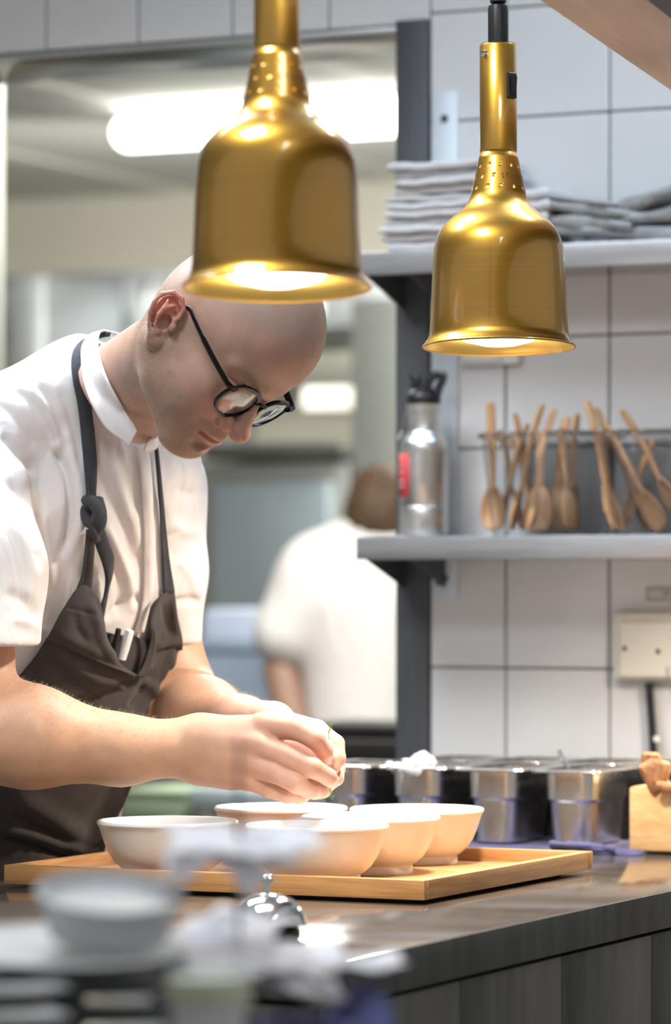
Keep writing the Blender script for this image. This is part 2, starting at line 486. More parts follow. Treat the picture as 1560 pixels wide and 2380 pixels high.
put('door', box(w * 0.5 + 0.01, w - 0.02, -0.02, 0.0, 0.2, 1.6, 0.004), M['hood'], o)
# low bench with a blue crate and pale cloths
o, w, h = unit('steel_bench', 250, 660, 1660, 1690, 2.9, 0.7, 'low steel bench in the back kitchen beneath the blue crate', 'bench', M['steel_x'])
for a in (0.03, w - 0.07):
    for b in (0.03, 0.62):
        put('leg', box(a, a + 0.04, b, b + 0.04, -(bz(1690, 455, 2.9)), 0.0), M['steel'], o)
tb_ = bz(1660, 455, 2.9)
ta = bpx(440, 3.0)
w = bpx(650, 3.0) - ta
o = empty('blue_crate', T(ta, -3.0, tb_), ROT); tag(o, 'medium blue plastic crate on the low bench behind the hands', 'crate')
hc = bz(1485, 545, 3.0) - tb_
bm = bmesh.new()
_o = [(0, 0), (w, 0), (w, .372), (0, .372)]; _i = [(.012, .012), (w - .012, .012), (w - .012, .36), (.012, .36)]
_r = [[bm.verts.new((x, y, z)) for x, y in q] for q, z in ((_o, 0), (_o, hc), (_i, hc), (_i, .012))]
for q0, q1 in zip(_r, _r[1:]):
    for i in range(4): bm.faces.new((q0[i], q0[(i + 1) % 4], q1[(i + 1) % 4], q1[i]))
bm.faces.new(_r[0][::-1]); bm.faces.new(_r[3])
put('body', bm, M['blue_crate'], o)
put('rim', box(-0.01, w + 0.01, -0.012, 0.0, hc - 0.03, hc, 0.004), M['blue_crate'], o)
o = put('folded_cloth', box(0.02, w * 0.96, 0.02, 0.35, hc - 0.08, hc + 0.075, 0.02), M['pale_blue'], None, T(ta, -3.0, tb_), ROT)
tag(o, 'pale blue folded cloth heaped in the blue crate', 'cloth')
o, w, h = unit('base_cabinet', 250, 640, 1790, 1990, 2.1, 0.32, 'dark base cabinet low behind the bowls', 'cabinet', M['shelf_dark'])
put('door', box(0.02, w - 0.02, -0.02, 0, -0.35, h - 0.03, 0.004), M['shelf_dark'], o)
put('plinth', box(0, w, 0.01, 0.32, -(bz(1990, 445, 2.1)), 0), M['shelf_dark'], o)
o, w, h = unit('green_box', 280, 426, 1848, 1905, 1.7, 0.25, 'pale green flat box low behind the first bowl', 'box', M['green_box'])
put('lid', box(-0.004, w + 0.004, -0.004, 0.254, h, h + 0.01, 0.003), M['green_box'], o)
put('leg', box(0.02, w - 0.02, 0.02, 0.22, -(bz(1905, 355, 1.7)), 0), M['shelf_dark'], o)
o, w, h = unit('grey_trolley', 440, 640, 1836, 1880, 1.7, 0.3, 'pale grey steel trolley top low behind the hands', 'trolley', M['fridge_blue'])
for a in (0.01, w - 0.03):
    for b in (0.01, 0.26): put('leg', box(a, a + 0.02, b, b + 0.02, -(bz(1880, 540, 1.7)), 0), M['steel'], o)
o, w, h = unit('dark_trolley', 640, 960, 1720, 1800, 1.2, 0.3, 'black covered trolley just inside the opening near the post', 'trolley', M['black_matt'])
put('cover', box(0.03, w - 0.03, 0.03, 0.27, h, h + 0.03, 0.01), M['black_matt'], o)
for a in (0.01, w - 0.03):
    for b in (0.01, 0.26): put('leg', box(a, a + 0.02, b, b + 0.02, -(bz(1800, 800, 1.2)), 0), M['steel'], o)

# ---------------------------------------------------------------- the pass: counter with its dark slab
ZT = CAMZ - 0.345          # worktop height
C_T0, C_T1, C_D1 = 0.165, 0.936, 1.935
ctr = empty('pass_counter', T(0, 0, 0), ROT)
tag(ctr, 'dark pass counter with a glossy brown-grey top beside the tiled wall', 'counter')
put('worktop', box(C_T0, C_T1 - 0.0025, -C_D1 + 0.0025, -0.008, ZT - 0.042, ZT, 0.002), M['worktop'], ctr)
bm = bmesh.new()
put('edge_strip', box(C_T0, C_T1 - 0.0028, -C_D1, -C_D1 + 0.0022, ZT - 0.042, ZT - 0.0005, 0.0004), M['counter_side'], ctr)
put('edge_strip', box(C_T1 - 0.0022, C_T1, -C_D1, -0.008, ZT - 0.042, ZT - 0.0005, 0.0004), M['counter_side'], ctr)
n = 7
for k in range(n):
    a = -C_D1 + 0.004 + k * (C_D1 - 0.02) / n
    put('side_panel', box(C_T1 - 0.034, C_T1 - 0.006, a, a + (C_D1 - 0.02) / n - 0.0012, 0.10, ZT - 0.047, 0.0012), M['counter_side'], ctr)
put('end_panel', box(C_T0 + 0.02, C_T1 - 0.036, -C_D1 + 0.006, -C_D1 + 0.03, 0.10, ZT - 0.047, 0.001), M['counter_side'], ctr)
put('inner_panel', box(C_T0 + 0.02, C_T0 + 0.045, -C_D1 + 0.032, -0.02, 0.10, ZT - 0.047, 0.001), M['counter_side'], ctr)
put('plinth', box(C_T0 + 0.06, C_T1 - 0.07, -C_D1 + 0.08, -0.02, 0.0, 0.10), M['black_matt'], ctr)

# wall-mounted rail and two steel shelves
ZS1, ZS2, SD, ST0 = 1.371, 1.790, 0.150, 0.106
rail = empty('shelf_rail', T(0.187, 0.0062, 1.28), ROT)
tag(rail, 'pale vertical steel wall rail carrying both shelves beside the post', 'rail')
put('channel', box(-0.021, 0.021, -0.006, 0.0, 0.0, 0.76, 0.001), M['rail'], rail)
for zz in (0.72, 0.45, 0.03):
    bm = lathe([(0, 0.004), (0.005, 0.003), (0.0065, 0)], 12, None, Matrix.Translation((0, -0.006, zz)) @ Matrix.Rotation(math.pi / 2, 4, 'X'))
    put('screw', bm, M['steel_dark'], rail)
for zz, nm, lb in ((ZS2, 'upper', 'upper steel wall shelf with the folded towels on it'), (ZS1, 'lower', 'lower steel wall shelf with the bottle and spoon tubs on it')):
    sh = empty('wall_shelf', T(0, 0, zz), ROT)
    tag(sh, lb, 'shelf', 'steel wall shelves')
    bm = bmesh.new()
    bx(bm, ST0, 1.3, -SD, -0.007, -0.002, 0.0, 0.0005)
    put('shelf_top', bm, M['steel_x'], sh)
    put('front_lip', box(ST0, 1.3, -SD - 0.002, -SD, -0.034, 0.0, 0.0008), M['steel_x'], sh)
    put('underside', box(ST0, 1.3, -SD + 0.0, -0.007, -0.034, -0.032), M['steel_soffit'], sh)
    for tt in (0.118, 0.186, 0.95):
        b = bmesh.new()
        v = [b.verts.new(p) for p in ((tt, -0.0125, -0.034), (tt, -SD + 0.006, -0.0342), (tt, -0.0125, -0.075))]
        v2 = [b.verts.new((p.co.x + 0.003, p.co.y, p.co.z)) for p in v]
        b.faces.new(v); b.faces.new(v2[::-1])
        for i in range(3): b.faces.new((v[i], v[(i + 1) % 3], v2[(i + 1) % 3], v2[i]))
        put('bracket', b, M['steel_dark'], sh, smooth=False)

# gantry above the pass: pale board underneath, dark channel beside it
gl = [(0.212, 3.83), (0.4155, 4.53)]
gd = Vector((gl[1][0] - gl[0][0], gl[1][1] - gl[0][1], 0)).normalized()
gr = math.atan2(-gd.x, gd.y)
g = empty('pass_gantry', (gl[0][0], gl[0][1], 1.91), gr)
tag(g, 'pale brown board and dark channel of the gantry over the pass, top corner', 'gantry')
put('board', box(0.0, 0.112, -1.6, 1.25, 0.0, 0.022, 0.002), M['board'], g)
put('channel', box(0.1125, 0.34, -1.6, 1.25, -0.004, 0.07, 0.003), M['steel_dark'], g)
for yy in (-1.2, 1.0):
    put('hanger', tube([(0.18, yy, 0.07), (0.18, yy, 0.949)], 0.012), M['steel_dark'], g)
# ---------------------------------------------------------------- heat lamps
def lamp_profile(S):
    """outer profile of the shade from lip to neck, in metres; S = size factor"""
    P = [(.0900, -.0002), (.0893, .0018), (.0868, .0050), (.0838, .0095), (.0822, .0150), (.0808, .030), (.0797, .055), (.0788, .082), (.0775, .105),
         (.0762, .118), (.0735, .128), (.0695, .137), (.0640, .1445), (.0575, .151), (.0500, .1570), (.0430, .1625), (.0385, .1675), (.0352, .1735), (.0330, .1790)]
    # straight perforated cone
    for k in range(1, 22):
        u = k / 21
        P.append((.0330 - .0098 * u, .1790 + .0460 * u))
    P += [(.0226, .2258), (.0222, .2275), (.0215, .2282), (.0215, .2300)]
    return [(r * S, z * S) for r, z in P]


def heat_lamp(loc, S, tilt, spin, label, top_z):
    o = empty('heat_lamp', loc, 0)
    o.rotation_euler = (tilt, 0, 0)
    tag(o, label, 'lamp', None)
    N_ = 132
    prof = lamp_profile(S)
    rows = {5: 1, 10: 1, 15: 1}               # hole rows on the cone (profile steps after index 18)
    bm = bmesh.new()
    rings = []
    for r, z in prof:
        rings.append([bm.verts.new((r * math.cos(2 * math.pi * i / N_), r * math.sin(2 * math.pi * i / N_), z)) for i in range(N_)])
    cone0 = 18
    for q in range(len(rings) - 1):
        for i in range(N_):
            k = q - cone0
            if k in (3, 9, 15) and ((i + (6 if k == 9 else 0)) % 11) in (0, 1) and not (k == 9 and 99 <= i <= 131): continue
            j = (i + 1) % N_
            bm.faces.new((rings[q][i], rings[q][j], rings[q + 1][j], rings[q + 1][i]))
    me = mesh('shade', bm, True, 50)
    sh = link('shade', me, [M['gold'], M['gold_in']], o)
    sd = sh.modifiers.new('thickness', 'SOLIDIFY'); sd.thickness = 0.0011 * S; sd.offset = -1; sd.material_offset = 1; sd.use_even_offset = True; sd.material_offset_rim = 0
    # rolled lip
    put('lip', lathe([(.0888 * S, -.0012 * S), (.0906 * S, -.0010 * S), (.0910 * S, .0004 * S), (.0900 * S, .0014 * S), (.0886 * S, .0006 * S), (.0888 * S, -.0012 * S)], 96), M['gold'], o)
    # tube above, with its joint ring
    put('stem', lathe([(.0 * S, .2296 * S), (.0212 * S, .2296 * S), (.0214 * S, .2308 * S), (.0221 * S, .2314 * S), (.0221 * S, .3570 * S), (.0214 * S, .3582 * S), (.0 * S, .3582 * S)], 64), M['gold'], o)
    put('stem_cap', lathe([(0, .3584 * S), (.0212 * S, .3584 * S), (.0212 * S, .3592 * S), (0, .3596 * S)], 40), M['black'], o)
    put('cable_gland', lathe([(0, .3594 * S), (.0120 * S, .3594 * S), (.0122 * S, .372 * S), (.0122 * S, .401 * S), (.0112 * S, .4055 * S), (.0085 * S, .4072 * S), (0, .4074 * S)], 32), M['black'], o)
    zc = (top_z - loc[2])
    pr = [(0, .4072 * S)]
    z = .4074 * S
    while z < zc:
        pr += [(.0060 * S, z), (.0098 * S, z + .0024 * S), (.0098 * S, z + .0050 * S), (.0060 * S, z + .0074 * S)]
        z += .0084 * S
    pr.append((0, z))
    if S < 1.02:
        put('cable', lathe(pr, 20), M['black'], o)
    else:
        put('cable', lathe([(0, .4076 * S), (.0050 * S, .4076 * S), (.0050 * S, zc), (0, zc)], 20), M['black'], o)
    # rocker switch and screw
    a = spin
    Ms = Matrix.Rotation(a, 4, 'Z') @ Matrix.Translation((.0214 * S, 0, .3075 * S))
    b = bmesh.new()
    bx(b, -.0005, .0034 * S, -.0068 * S, .0068 * S, -.0150 * S, .0150 * S, .0008, 1, Ms)
    sw = put('switch', b, M['black'], o)
    b = bmesh.new()
    bx(b, .0036 * S, .0052 * S, -.0048 * S, .0048 * S, -.0110 * S, .0112 * S, .0012, 2, Ms @ Matrix.Rotation(0.12, 4, 'Y'))
    put('rocker', b, M['black'], sw)
    a = -math.pi / 2 - 0.86
    Mk = Matrix.Rotation(a, 4, 'Z') @ Matrix.Translation((.0219 * S, 0, .3455 * S)) @ Matrix.Rotation(math.pi / 2, 4, 'Y')
    b = lathe([(0, .0016 * S), (.0012 * S, .0018 * S), (.0014 * S, .0034 * S), (.0036 * S, .0028 * S), (.0044 * S, .0008 * S), (.0044 * S, -.0005)], 20, None, Mk)
    put('screw', b, M['chrome'], o)
    # reflector bulb: softly domed frosted face just above the lip
    put('bulb', lathe([(0, .0008 * S), (.022 * S, .0022 * S), (.040 * S, .0070 * S), (.0500 * S, .0135 * S), (.0535 * S, .021 * S), (.050 * S, .034 * S), (.036 * S, .075 * S), (.02 * S, .11 * S), (.0165 * S, .15 * S), (0, .151 * S)], 48), M['bulb'], o)
    # punched lettering on the cone
    cu = bpy.data.curves.new('lettering', 'FONT'); cu.body = 'STAYHOT'; cu.size = .0088 * S; cu.align_x = 'LEFT'; cu.extrude = 0.0; cu.resolution_u = 2
    cu.space_character = 1.25
    to = bpy.data.objects.new('lettering_tmp', cu); COL.objects.link(to)
    dg = bpy.context.evaluated_depsgraph_get()
    tm = bpy.data.meshes.new_from_object(to.evaluated_get(dg))
    bpy.data.objects.remove(to); bpy.data.curves.remove(cu)
    b = bmesh.new(); b.from_mesh(tm); bpy.data.meshes.remove(tm)
    bmesh.ops.subdivide_edges(b, edges=[e for e in b.edges if e.calc_length() > .003], cuts=2)
    a0 = -math.pi / 2 + 0.06
    for v in b.verts:
        z = .1960 * S + v.co.y
        r = (.0330 - .0098 * (z / S - .179) / .046) * S + .0004
        an = a0 + v.co.x / (.0295 * S)
        v.co = (r * math.cos(an), r * math.sin(an), z)
    put('lettering', b, M['copper_ink'], o, smooth=False)
    # the lamp's own light
    d = bpy.data.lights.new('heat_bulb', 'AREA'); d.shape = 'DISK'; d.size = .09 * S; d.energy = 9.0; d.color = (1.0, 0.87, 0.72); d.spread = math.radians(150)
    lo = bpy.data.objects.new('heat_bulb', d); COL.objects.link(lo); lo.parent = o
    lo.location = (0, 0, -.001)
    return o


heat_lamp(at(643, 668, 3.50), 1.0, -0.078, -0.2, 'larger brass-gold heat lamp hanging before the head of the cook', 2.856)
heat_lamp(at(1160, 806, 4.31), 1.0, -0.052, -math.pi / 2 + 0.72, 'smaller brass-gold heat lamp with the black rocker switch, hanging before the shelves', 2.856)

heat_lamp(Vector((0.631, 4.814, 1.40)), 1.0, 0.0, 0.3, 'third brass-gold heat lamp of the row, beyond the frame edge', 1.905)  # unseen extra lamp, added to warm the lower tiles

# ---------------------------------------------------------------- tray and bowls on the pass
TR_T0, TR_T1, TR_D0, TR_D1 = 0.222, 0.758, 0.856, 1.362
tray = empty('wooden_tray', T((TR_T0 + TR_T1) / 2, (TR_D0 + TR_D1) / 2, ZT), ROT)
tag(tray, 'rectangular oak serving tray with a raised rim under the bowls', 'tray')
hw, hd = (TR_T1 - TR_T0) / 2, (TR_D1 - TR_D0) / 2
Z0, Z1 = 0.005, 0.027
put('rim_rail', box(-hw, hw, -hd, -hd + 0.014, Z0, Z1, 0.001), M['wood_tray'], tray)
put('rim_rail', box(-hw, hw, hd - 0.014, hd, Z0, Z1, 0.001), M['wood_tray'], tray)
put('rim_rail', box(-hw, -hw + 0.014, -hd + 0.0142, hd - 0.0142, Z0, Z1, 0.001), M['wood_tray_y'], tray)
put('rim_rail', box(hw - 0.014, hw, -hd + 0.0142, hd - 0.0142, Z0, Z1, 0.001), M['wood_tray_y'], tray)
put('tray_floor', box(-hw + 0.0142, hw - 0.0142, -hd + 0.0142, hd - 0.0142, Z0, 0.0115, 0.0), M['wood_tray'], tray)
put('foot_frame', box(-hw + 0.03, hw - 0.03, -hd + 0.02, hd - 0.03, 0.0, 0.0048), M['black_matt'], tray)

bowl_prof = [(0, 0.0022), (.0470, .0022), (.0478, 0.0), (.0508, 0.0), (.0512, .0030), (.0508, .0100), (.0555, .0125), (.0640, .0200), (.0705, .0300), (.0752, .0410), (.0785, .0510), (.0805, .0575), (.0818, .0610), (.0836, .0634)]
bowl_rim = [(.0836, .0634), (.0846, .0652), (.0842, .0678), (.0826, .0688), (.0808, .0680), (.0795, .0655), (.0770, .0560), (.0725, .0420), (.0640, .0270), (.0500, .0170), (.0300, .0125), (0, .0115)]
ZB = ZT + 0.0117
bowls = []
blabels = ['white-rimmed beige bowl at the tray end by the apron, half behind the crumpled ticket',
           'white-rimmed beige bowl nearest the front edge of the tray, middle of the front',
           'white-rimmed beige bowl between the front bowl and the one by the steel pans',
           'white-rimmed beige bowl standing farthest back, close to the steel pans',
           'white-rimmed bowl directly under the hands, only its rim showing']
for i, (px, Y) in enumerate(((390, 4.26), (737, 4.19), (862, 4.345), (969, 4.50), (653, 4.53))):
    p = at(px, 1375, Y)
    loc = Vector((p.x, p.y, ZB))
    if i == 0:
        o = empty('serving_bowl', loc, 0)
        put('wall', lathe(bowl_prof, 72), M['bowl'], o)
        put('glazed_inside', lathe(bowl_rim, 72), M['bowl_rim'], o)
    else:
        o = copy_tree(bowls[0]); o.location = loc; o.rotation_euler.z = i * 1.3
    o.scale = (.98, .98, .98)
    tag(o, blabels[i], 'bowl', 'beige bowls on the tray')
    bowls.append(o)
    if i:
        random.seed(i)
        fl = lathe([(0, .0245), (.03, .0235), (.052, .0215), (.0565, .0195)], 32)
        for v in fl.verts: v.co.z += random.uniform(-.001, .002)
        tag(put('cream_filling', fl, M['herb_oil'], None, (loc.x, loc.y, ZB), None), 'pale filling inside ' + ['', 'the front middle bowl', 'the bowl second from the pans', 'the bowl beside the steel pans', 'the bowl under the hands'][i], 'food')


def dill(name, base, pts, label, seed):
    random.seed(seed)
    o = empty(name, base, 0)
    tag(o, label, 'herb')
    P = smooth_path(pts, 12)
    put('stem', tube(P, [0.0005 - 0.00003 * k for k in range(12)], 6), M['herb'], o)
    bm = bmesh.new()
    for k in range(3, 12):
        for s in (-1, 1):
            p = Vector(P[k]); q = p + Vector((s * random.uniform(.001, .004), random.uniform(-.002, .002), random.uniform(.001, .004)))
            tube([p, (p + q) / 2 + Vector((0, 0, .001)), q], [.0003, .00025, .0001], 4, bm)
    put('fronds', bm, M['herb'], o)
    return o


p = at(978, 1875, 4.53)
dill('dill_sprig', (p.x, p.y, ZB + 0.0247), [(0, 0, 0), (.002, 0, .02), (.001, 0, .035), (.004, 0, .050)], 'tiny green dill tip poking out of the farthest bowl', 5)

# ---------------------------------------------------------------- reception bell
pb = at(622, 2160, 3.62)
bell = empty('service_bell', (pb.x, pb.y, ZT), 0)
tag(bell, 'shiny chrome reception bell on a black base before the tray', 'bell')
put('base', lathe([(0, 0), (.030, 0), (.033, .003), (.033, .010), (.030, .014), (.012, .015), (0, .015)], 40), M['black'], bell)
dm = put('dome', lathe([(.0375, .0165), (.0395, .0160), (.0402, .0175), (.0395, .0205), (.0370, .0265), (.0325, .0335), (.0255, .0400), (.0170, .0442), (.0080, .0462), (.005, .0465), (0, .0465)], 56), M['chrome'], bell)
put('plunger', lathe([(0, .0466), (.0026, .0466), (.0026, .0540), (.0022, .0545), (.0050, .0560), (.0062, .0590), (.0058, .0620), (.0035, .0640), (0, .0645)], 28), M['chrome'], bell)
put('post', lathe([(0, .0151), (.004, .0151), (.004, .0464), (0, .0464)], 12), M['black'], bell)

# ---------------------------------------------------------------- steel pans by the wall, with what stands in them
pan_w, pan_l, pan_h = 0.102, 0.170, 0.102


def rr(w, l, r, n=5):
    pts = []
    for cx, cy, a0 in ((w / 2 - r, l / 2 - r, 0), (-w / 2 + r, l / 2 - r, 90), (-w / 2 + r, -l / 2 + r, 180), (w / 2 - r, -l / 2 + r, 270)):
        for k in range(n + 1):
            a = math.radians(a0 + 90 * k / n)
            pts.append((cx + r * math.cos(a), cy + r * math.sin(a)))
    return pts


def loft(secs, cap0=True, cap1=False):
    bm = bmesh.new()
    R = [[bm.verts.new((x, y, z)) for x, y in pts] for pts, z in secs]
    n = len(R[0])
    for a, b in zip(R, R[1:]):
        for i in range(n): bm.faces.new((a[i], a[(i + 1) % n], b[(i + 1) % n], b[i]))
    if cap0: bm.faces.new(R[0][::-1])
    if cap1: bm.faces.new(R[-1])
    return bm


def make_pan():
    o = empty('steel_pan', (0, 0, 0), ROT)
    b = loft([(rr(.054, .124, .02), 0.0), (rr(.060, .130, .022), .0025), (rr(.066, .136, .022), .056), (rr(.068, .138, .022), .0590), (rr(.0725, .1425, .022), .0620), (rr(.075, .145, .022), .0995),
              (rr(.073, .143, .021), .0995), (rr(.071, .141, .021), .066), (rr(.065, .134, .021), .057), (rr(.056, .126, .02), .004)], True, True)
    put('basin', b, M['steel_pan'], o)
    b = loft([(rr(.0752, .1452, .022), .0980), (rr(pan_w - .004, pan_l - .004, .010), .0972), (rr(pan_w - .0012, pan_l - .0012, .011), .0978), (rr(pan_w, pan_l, .011), .0995), (rr(pan_w - .0012, pan_l - .0012, .011), .1012), (rr(pan_w - .004, pan_l - .004, .010), .1020), (rr(.074, .144, .021), .1020)], False)
    put('rim', b, M['steel_pan'], o)
    return o


pl = {0: 'steel insert pan with a steel spoon in it, nearest the bread and bamboo block', 1: 'steel insert pan in the front row, second from the bamboo block',
      2: 'steel insert pan in the front row heaped with white food', 3: 'steel insert pan in the front row just right of the hands'}
pans = []
front_t = [0.590, 0.478, 0.366, 0.254]
ZP = ZT + 0.0065
for i, tt in enumerate(front_t):
    o = make_pan() if i == 0 else copy_tree(pans[0])
    o.location = T(tt, 0.450, ZP)
    tag(o, pl[i], 'pan', 'steel insert pans')
    pans.append(o)
for i, tt in enumerate([0.650, 0.538, 0.426, 0.314]):
    o = copy_tree(pans[0]); o.location = T(tt, 0.262, ZP)
    tag(o, ['steel insert pan in the back row, behind the bread', 'steel insert pan in the back row behind the spoon pan', 'steel insert pan in the back row behind the white food pan', 'steel insert pan in the back row nearest the post'][i], 'pan', 'steel insert pans')
    pans.append(o)
# black rack boards put in for the shade between the pans
rk = empty('pan_rack', T(0.46, 0.0, ZT), ROT)
tag(rk, 'black rack around the steel pans at the tiled wall', 'rack')
put('back_board', box(-0.262, 0.272, -0.148, -0.142, 0.0065, 0.090), M['black_matt'], rk)
put('middle_board', box(-0.262, 0.272, -0.358, -0.354, 0.0065, 0.092), M['black_matt'], rk)
put('end_board', box(0.266, 0.272, -0.353, -0.149, 0.0065, 0.088), M['black_matt'], rk)
put('end_board', box(-0.262, -0.256, -0.353, -0.149, 0.0065, 0.088), M['black_matt'], rk)

# blue folded cloth under the pans
random.seed(8)
b = bmesh.new()
nx, ny = 60, 14
g_ = [[None] * (ny + 1) for _ in range(nx + 1)]
for i in range(nx + 1):
    for j in range(ny + 1):
        x = -0.285 + 0.50 * i / nx; y = -0.183 + 0.365 * j / ny
        edge = 1.0 if (j == 0 or j == ny or i == 0 or i == nx) else 0
        front = max(0, (2.5 - j)) / 2.5
        z = 0.005 * (1 - edge)
        wob = 0.010 * math.sin(i * 0.42) * front + .006 * math.sin(i * 1.1 + 1) * front
        g_[i][j] = b.verts.new((x, y - (0.012 + wob) * front, z + .0005))
for i in range(nx):
    for j in range(ny): b.faces.new((g_[i][j], g_[i + 1][j], g_[i + 1][j + 1], g_[i][j + 1]))
o = put('blue_cloth', b, M['blue_cloth'], None, T(0.46 + 0.025, 0.362, ZT), ROT)
o.modifiers.new('thickness', 'SOLIDIFY').thickness = 0.0006
tag(o, 'blue-violet cloth spread flat under the steel pans', 'cloth')
b = bmesh.new()
for k in range(3):
    tube(smooth_path([(-.050, -.003 * k, .006 + .003 * k), (-.02, -.012 - .003 * k, .008 + .002 * k), (.016, -.010, .007 + .002 * k), (.034, .004, .005)], 14), [.005 + .001 * math.sin(q + k) for q in range(14)], 8, b, flat=0.8)
o = put('blue_napkin', b, M['blue_cloth'], None, T(0.632, 0.552, ZT), ROT)
tag(o, 'small crumpled blue-violet cloth end beside the bamboo block', 'cloth')

# spoon in the pan, white food
sp = empty('steel_spoon', T(0.583, 0.44, ZP + 0.01), ROT)
tag(sp, 'steel spoon handle leaning out of the last front pan', 'spoon')
put('handle', tube([(0.01, 0.0, .004), (-.006, 0.0, .05), (-.022, 0, .085), (-.030, 0, .098), (-.0385, 0, .114)], [.0025, .003, .0036, .0042, .0052], 12, flat=0.6), M['chrome'], sp)
put('bowl', lathe([(0, 0), (.012, .001), (.017, .004)], 16, None, Matrix.Translation((.012, 0, .000))), M['chrome'], sp)
random.seed(3)
for k, (px, py, r) in enumerate(((985, 1766, .012), (967, 1772, .011), (1000, 1772, .009), (940, 1784, .008), (925, 1786, .009), (962, 1786, .011), (985, 1786, .012))):
    p = at(px, py, 4.98 - 0.05 * (k % 2))
    b = bmesh.new(); bmesh.ops.create_icosphere(b, subdivisions=2, radius=r)
    for v in b.verts: v.co = v.co * (1 + 0.16 * math.sin(v.co.x * 700 + k) * math.cos(v.co.z * 600)) * Vector((1, 1, .85)).length / 1.65
    o = put('white_piece', b, M['egg_white'], None, p)
    tag(o, 'white food lump in the pan before the post, ' + ['topmost and largest', 'just left of the topmost', 'upper right', 'far left of the heap', 'lower far left', 'lower middle', 'lowest right'][k], 'food', 'white food pieces in the pan')
b = lathe([(0, 0), (.03, .002), (.055, 0)], 20)
tag(put('white_food', lathe([(0, .0), (.034, 0.0), (.03, .008), (.018, .016), (0, .020)], 24), M['egg_white'], None, T(0.366, 0.43, ZP + 0.070)), 'bed of white food filling the steel pan in front of the post', 'food')
b.free()
p = at(906, 1779, 4.95)
tag(put('shell_egg', lathe([(0, -.006), (.004, -.005), (.006, 0), (.004, .005), (0, .006)], 16), M['egg_white'], None, p), 'single small white ball on the rim left of the white heap', 'food')

# bamboo block with bread crisps
bb = empty('bamboo_block', T(0.765, 0.455, ZT), ROT)
tag(bb, 'pale bamboo block by the frame edge with brown bread pieces on top', 'block')
put('block_body', box(-0.090, 0.09, -0.062, 0.055, 0.003, 0.088, 0.004), M['bamboo'], bb)
put('base_gap', box(-0.084, 0.084, -0.056, 0.05, 0.0, 0.0028), M['black_matt'], bb)
for k, (px, py, ln, ang, w, lb) in enumerate(((1512, 1772, .026, -0.10, .012, 'squarish brown bread crisp leaning highest on the bamboo block'), (1521, 1805, .044, 0.5, .014, 'longest brown bread crisp slanting across the bamboo block'), (1540, 1797, .032, -0.25, .009, 'narrow brown bread crisp standing rightmost on the bamboo block'), (1550, 1829, .03, 1.45, .006, 'flat brown bread crisp lying on the bamboo block'))):
    Y = 4.82 - (0.012 * k)
    p = at(px, py, Y)
    b = bmesh.new()
    bx(b, -w, w, -.007, .007, -ln / 2, ln / 2, .005, 3, Matrix.Rotation(-ang, 4, 'Y'))
    bmesh.ops.subdivide_edges(b, edges=b.edges[:], cuts=1)
    random.seed(20 + k)
    for v in b.verts: v.co += Vector([random.uniform(-.0009, .0009) for _ in range(3)])
    tag(put('bread_crisp', b, M['crust'], None, p), lb, 'bread', 'brown bread crisps')

# ---------------------------------------------------------------- sockets, cable, label on the tiles
ts = t_at(1428, 0.02)
so = empty('wall_socket', T(ts + 0.062, 0.0063, 1.211), ROT)
tag(so, 'cream double-screw wall socket box low at the frame edge', 'socket')
put('back_box', box(-0.062, 0.068, -0.022, 0.0, -0.052, 0.05, 0.006, 3), M['cream_plastic'], so)
put('cover', box(-0.050, 0.056, -0.029, -0.0222, -0.047, 0.036, 0.004, 3), M['cream_plastic'], so)
for xx in (-0.040, 0.012):
    put('screw', lathe([(0, .0015), (.0035, .001), (.004, 0)], 12, None, Matrix.Translation((xx, -0.0291, -0.004 + (0 if xx < 0 else -.004))) @ Matrix.Rotation(math.pi / 2, 4, 'X')), M['steel_dark'], so)
put('knockout', box(0.026, 0.028, -0.0305, -0.0288, -0.047, -0.030), M['grout'], so)
p0 = T(ts + 0.054, 0.020, 1.157); p1 = T(ts + 0.062, 0.020, 1.034)
cb = bmesh.new()
tube([p0, p0.lerp(p1, .5) + WT * .001, p1, p1 - Vector((0, 0, .07)) + WN * .01], .0085, 14, cb, flat=0.7)
o = put('power_cable', cb, M['black'], None); tag(o, 'thick black cable dropping from the cream socket behind the bread', 'cable')
put('cable_clip', box(-0.004, 0.004, -0.004, 0.004, -0.004, 0.004, 0.001), M['white_plastic'], o, T(ts + 0.069, 0.028, 1.075))
lb = empty('label_plate', T(ts + 0.076, 0.0063, z_at(1380, ts + 0.07, 0)), ROT)
tag(lb, 'small grey label with dark lettering above the cream socket', 'label')
put('plate', box(-0.030, 0.029, -0.0015, 0.0, -0.0098, 0.0098, 0.0008), M['label_plate'], lb)
for a, b_, c, d_ in ((-0.030, 0.029, 0.0085, 0.0098), (-0.030, 0.029, -0.0098, -0.0085), (-0.030, -0.0285, -0.0085, 0.0085), (0.0275, 0.029, -0.0085, 0.0085)):
    put('border', box(a, b_, -0.0019, -0.00155, c, d_), M['ink'], lb)
cu = bpy.data.curves.new('lettering', 'FONT'); cu.body = 'V7'; cu.size = .0150; cu.align_x = 'CENTER'; cu.align_y = 'CENTER'
to = bpy.data.objects.new('tmp_text', cu); COL.objects.link(to)
tm = bpy.data.meshes.new_from_object(to.evaluated_get(bpy.context.evaluated_depsgraph_get())); bpy.data.objects.remove(to)
tm.transform(Matrix.Translation((0.001, -0.0018, 0)) @ Matrix.Rotation(math.pi / 2, 4, 'X') @ Matrix.Scale(0.85, 4))
tm.materials.clear()
link('lettering', tm, M['ink'], lb)
ws = empty('white_socket', T(t_at(1155, 0.0), 0.0063, z_at(815, 0.27, 0)), ROT)
tag(ws, 'white wall socket half hidden below the smaller lamp', 'socket')
put('back_box', box(-0.052, 0.045, -0.018, 0.0, -0.022, 0.050, 0.005, 3), M['white_plastic'], ws)
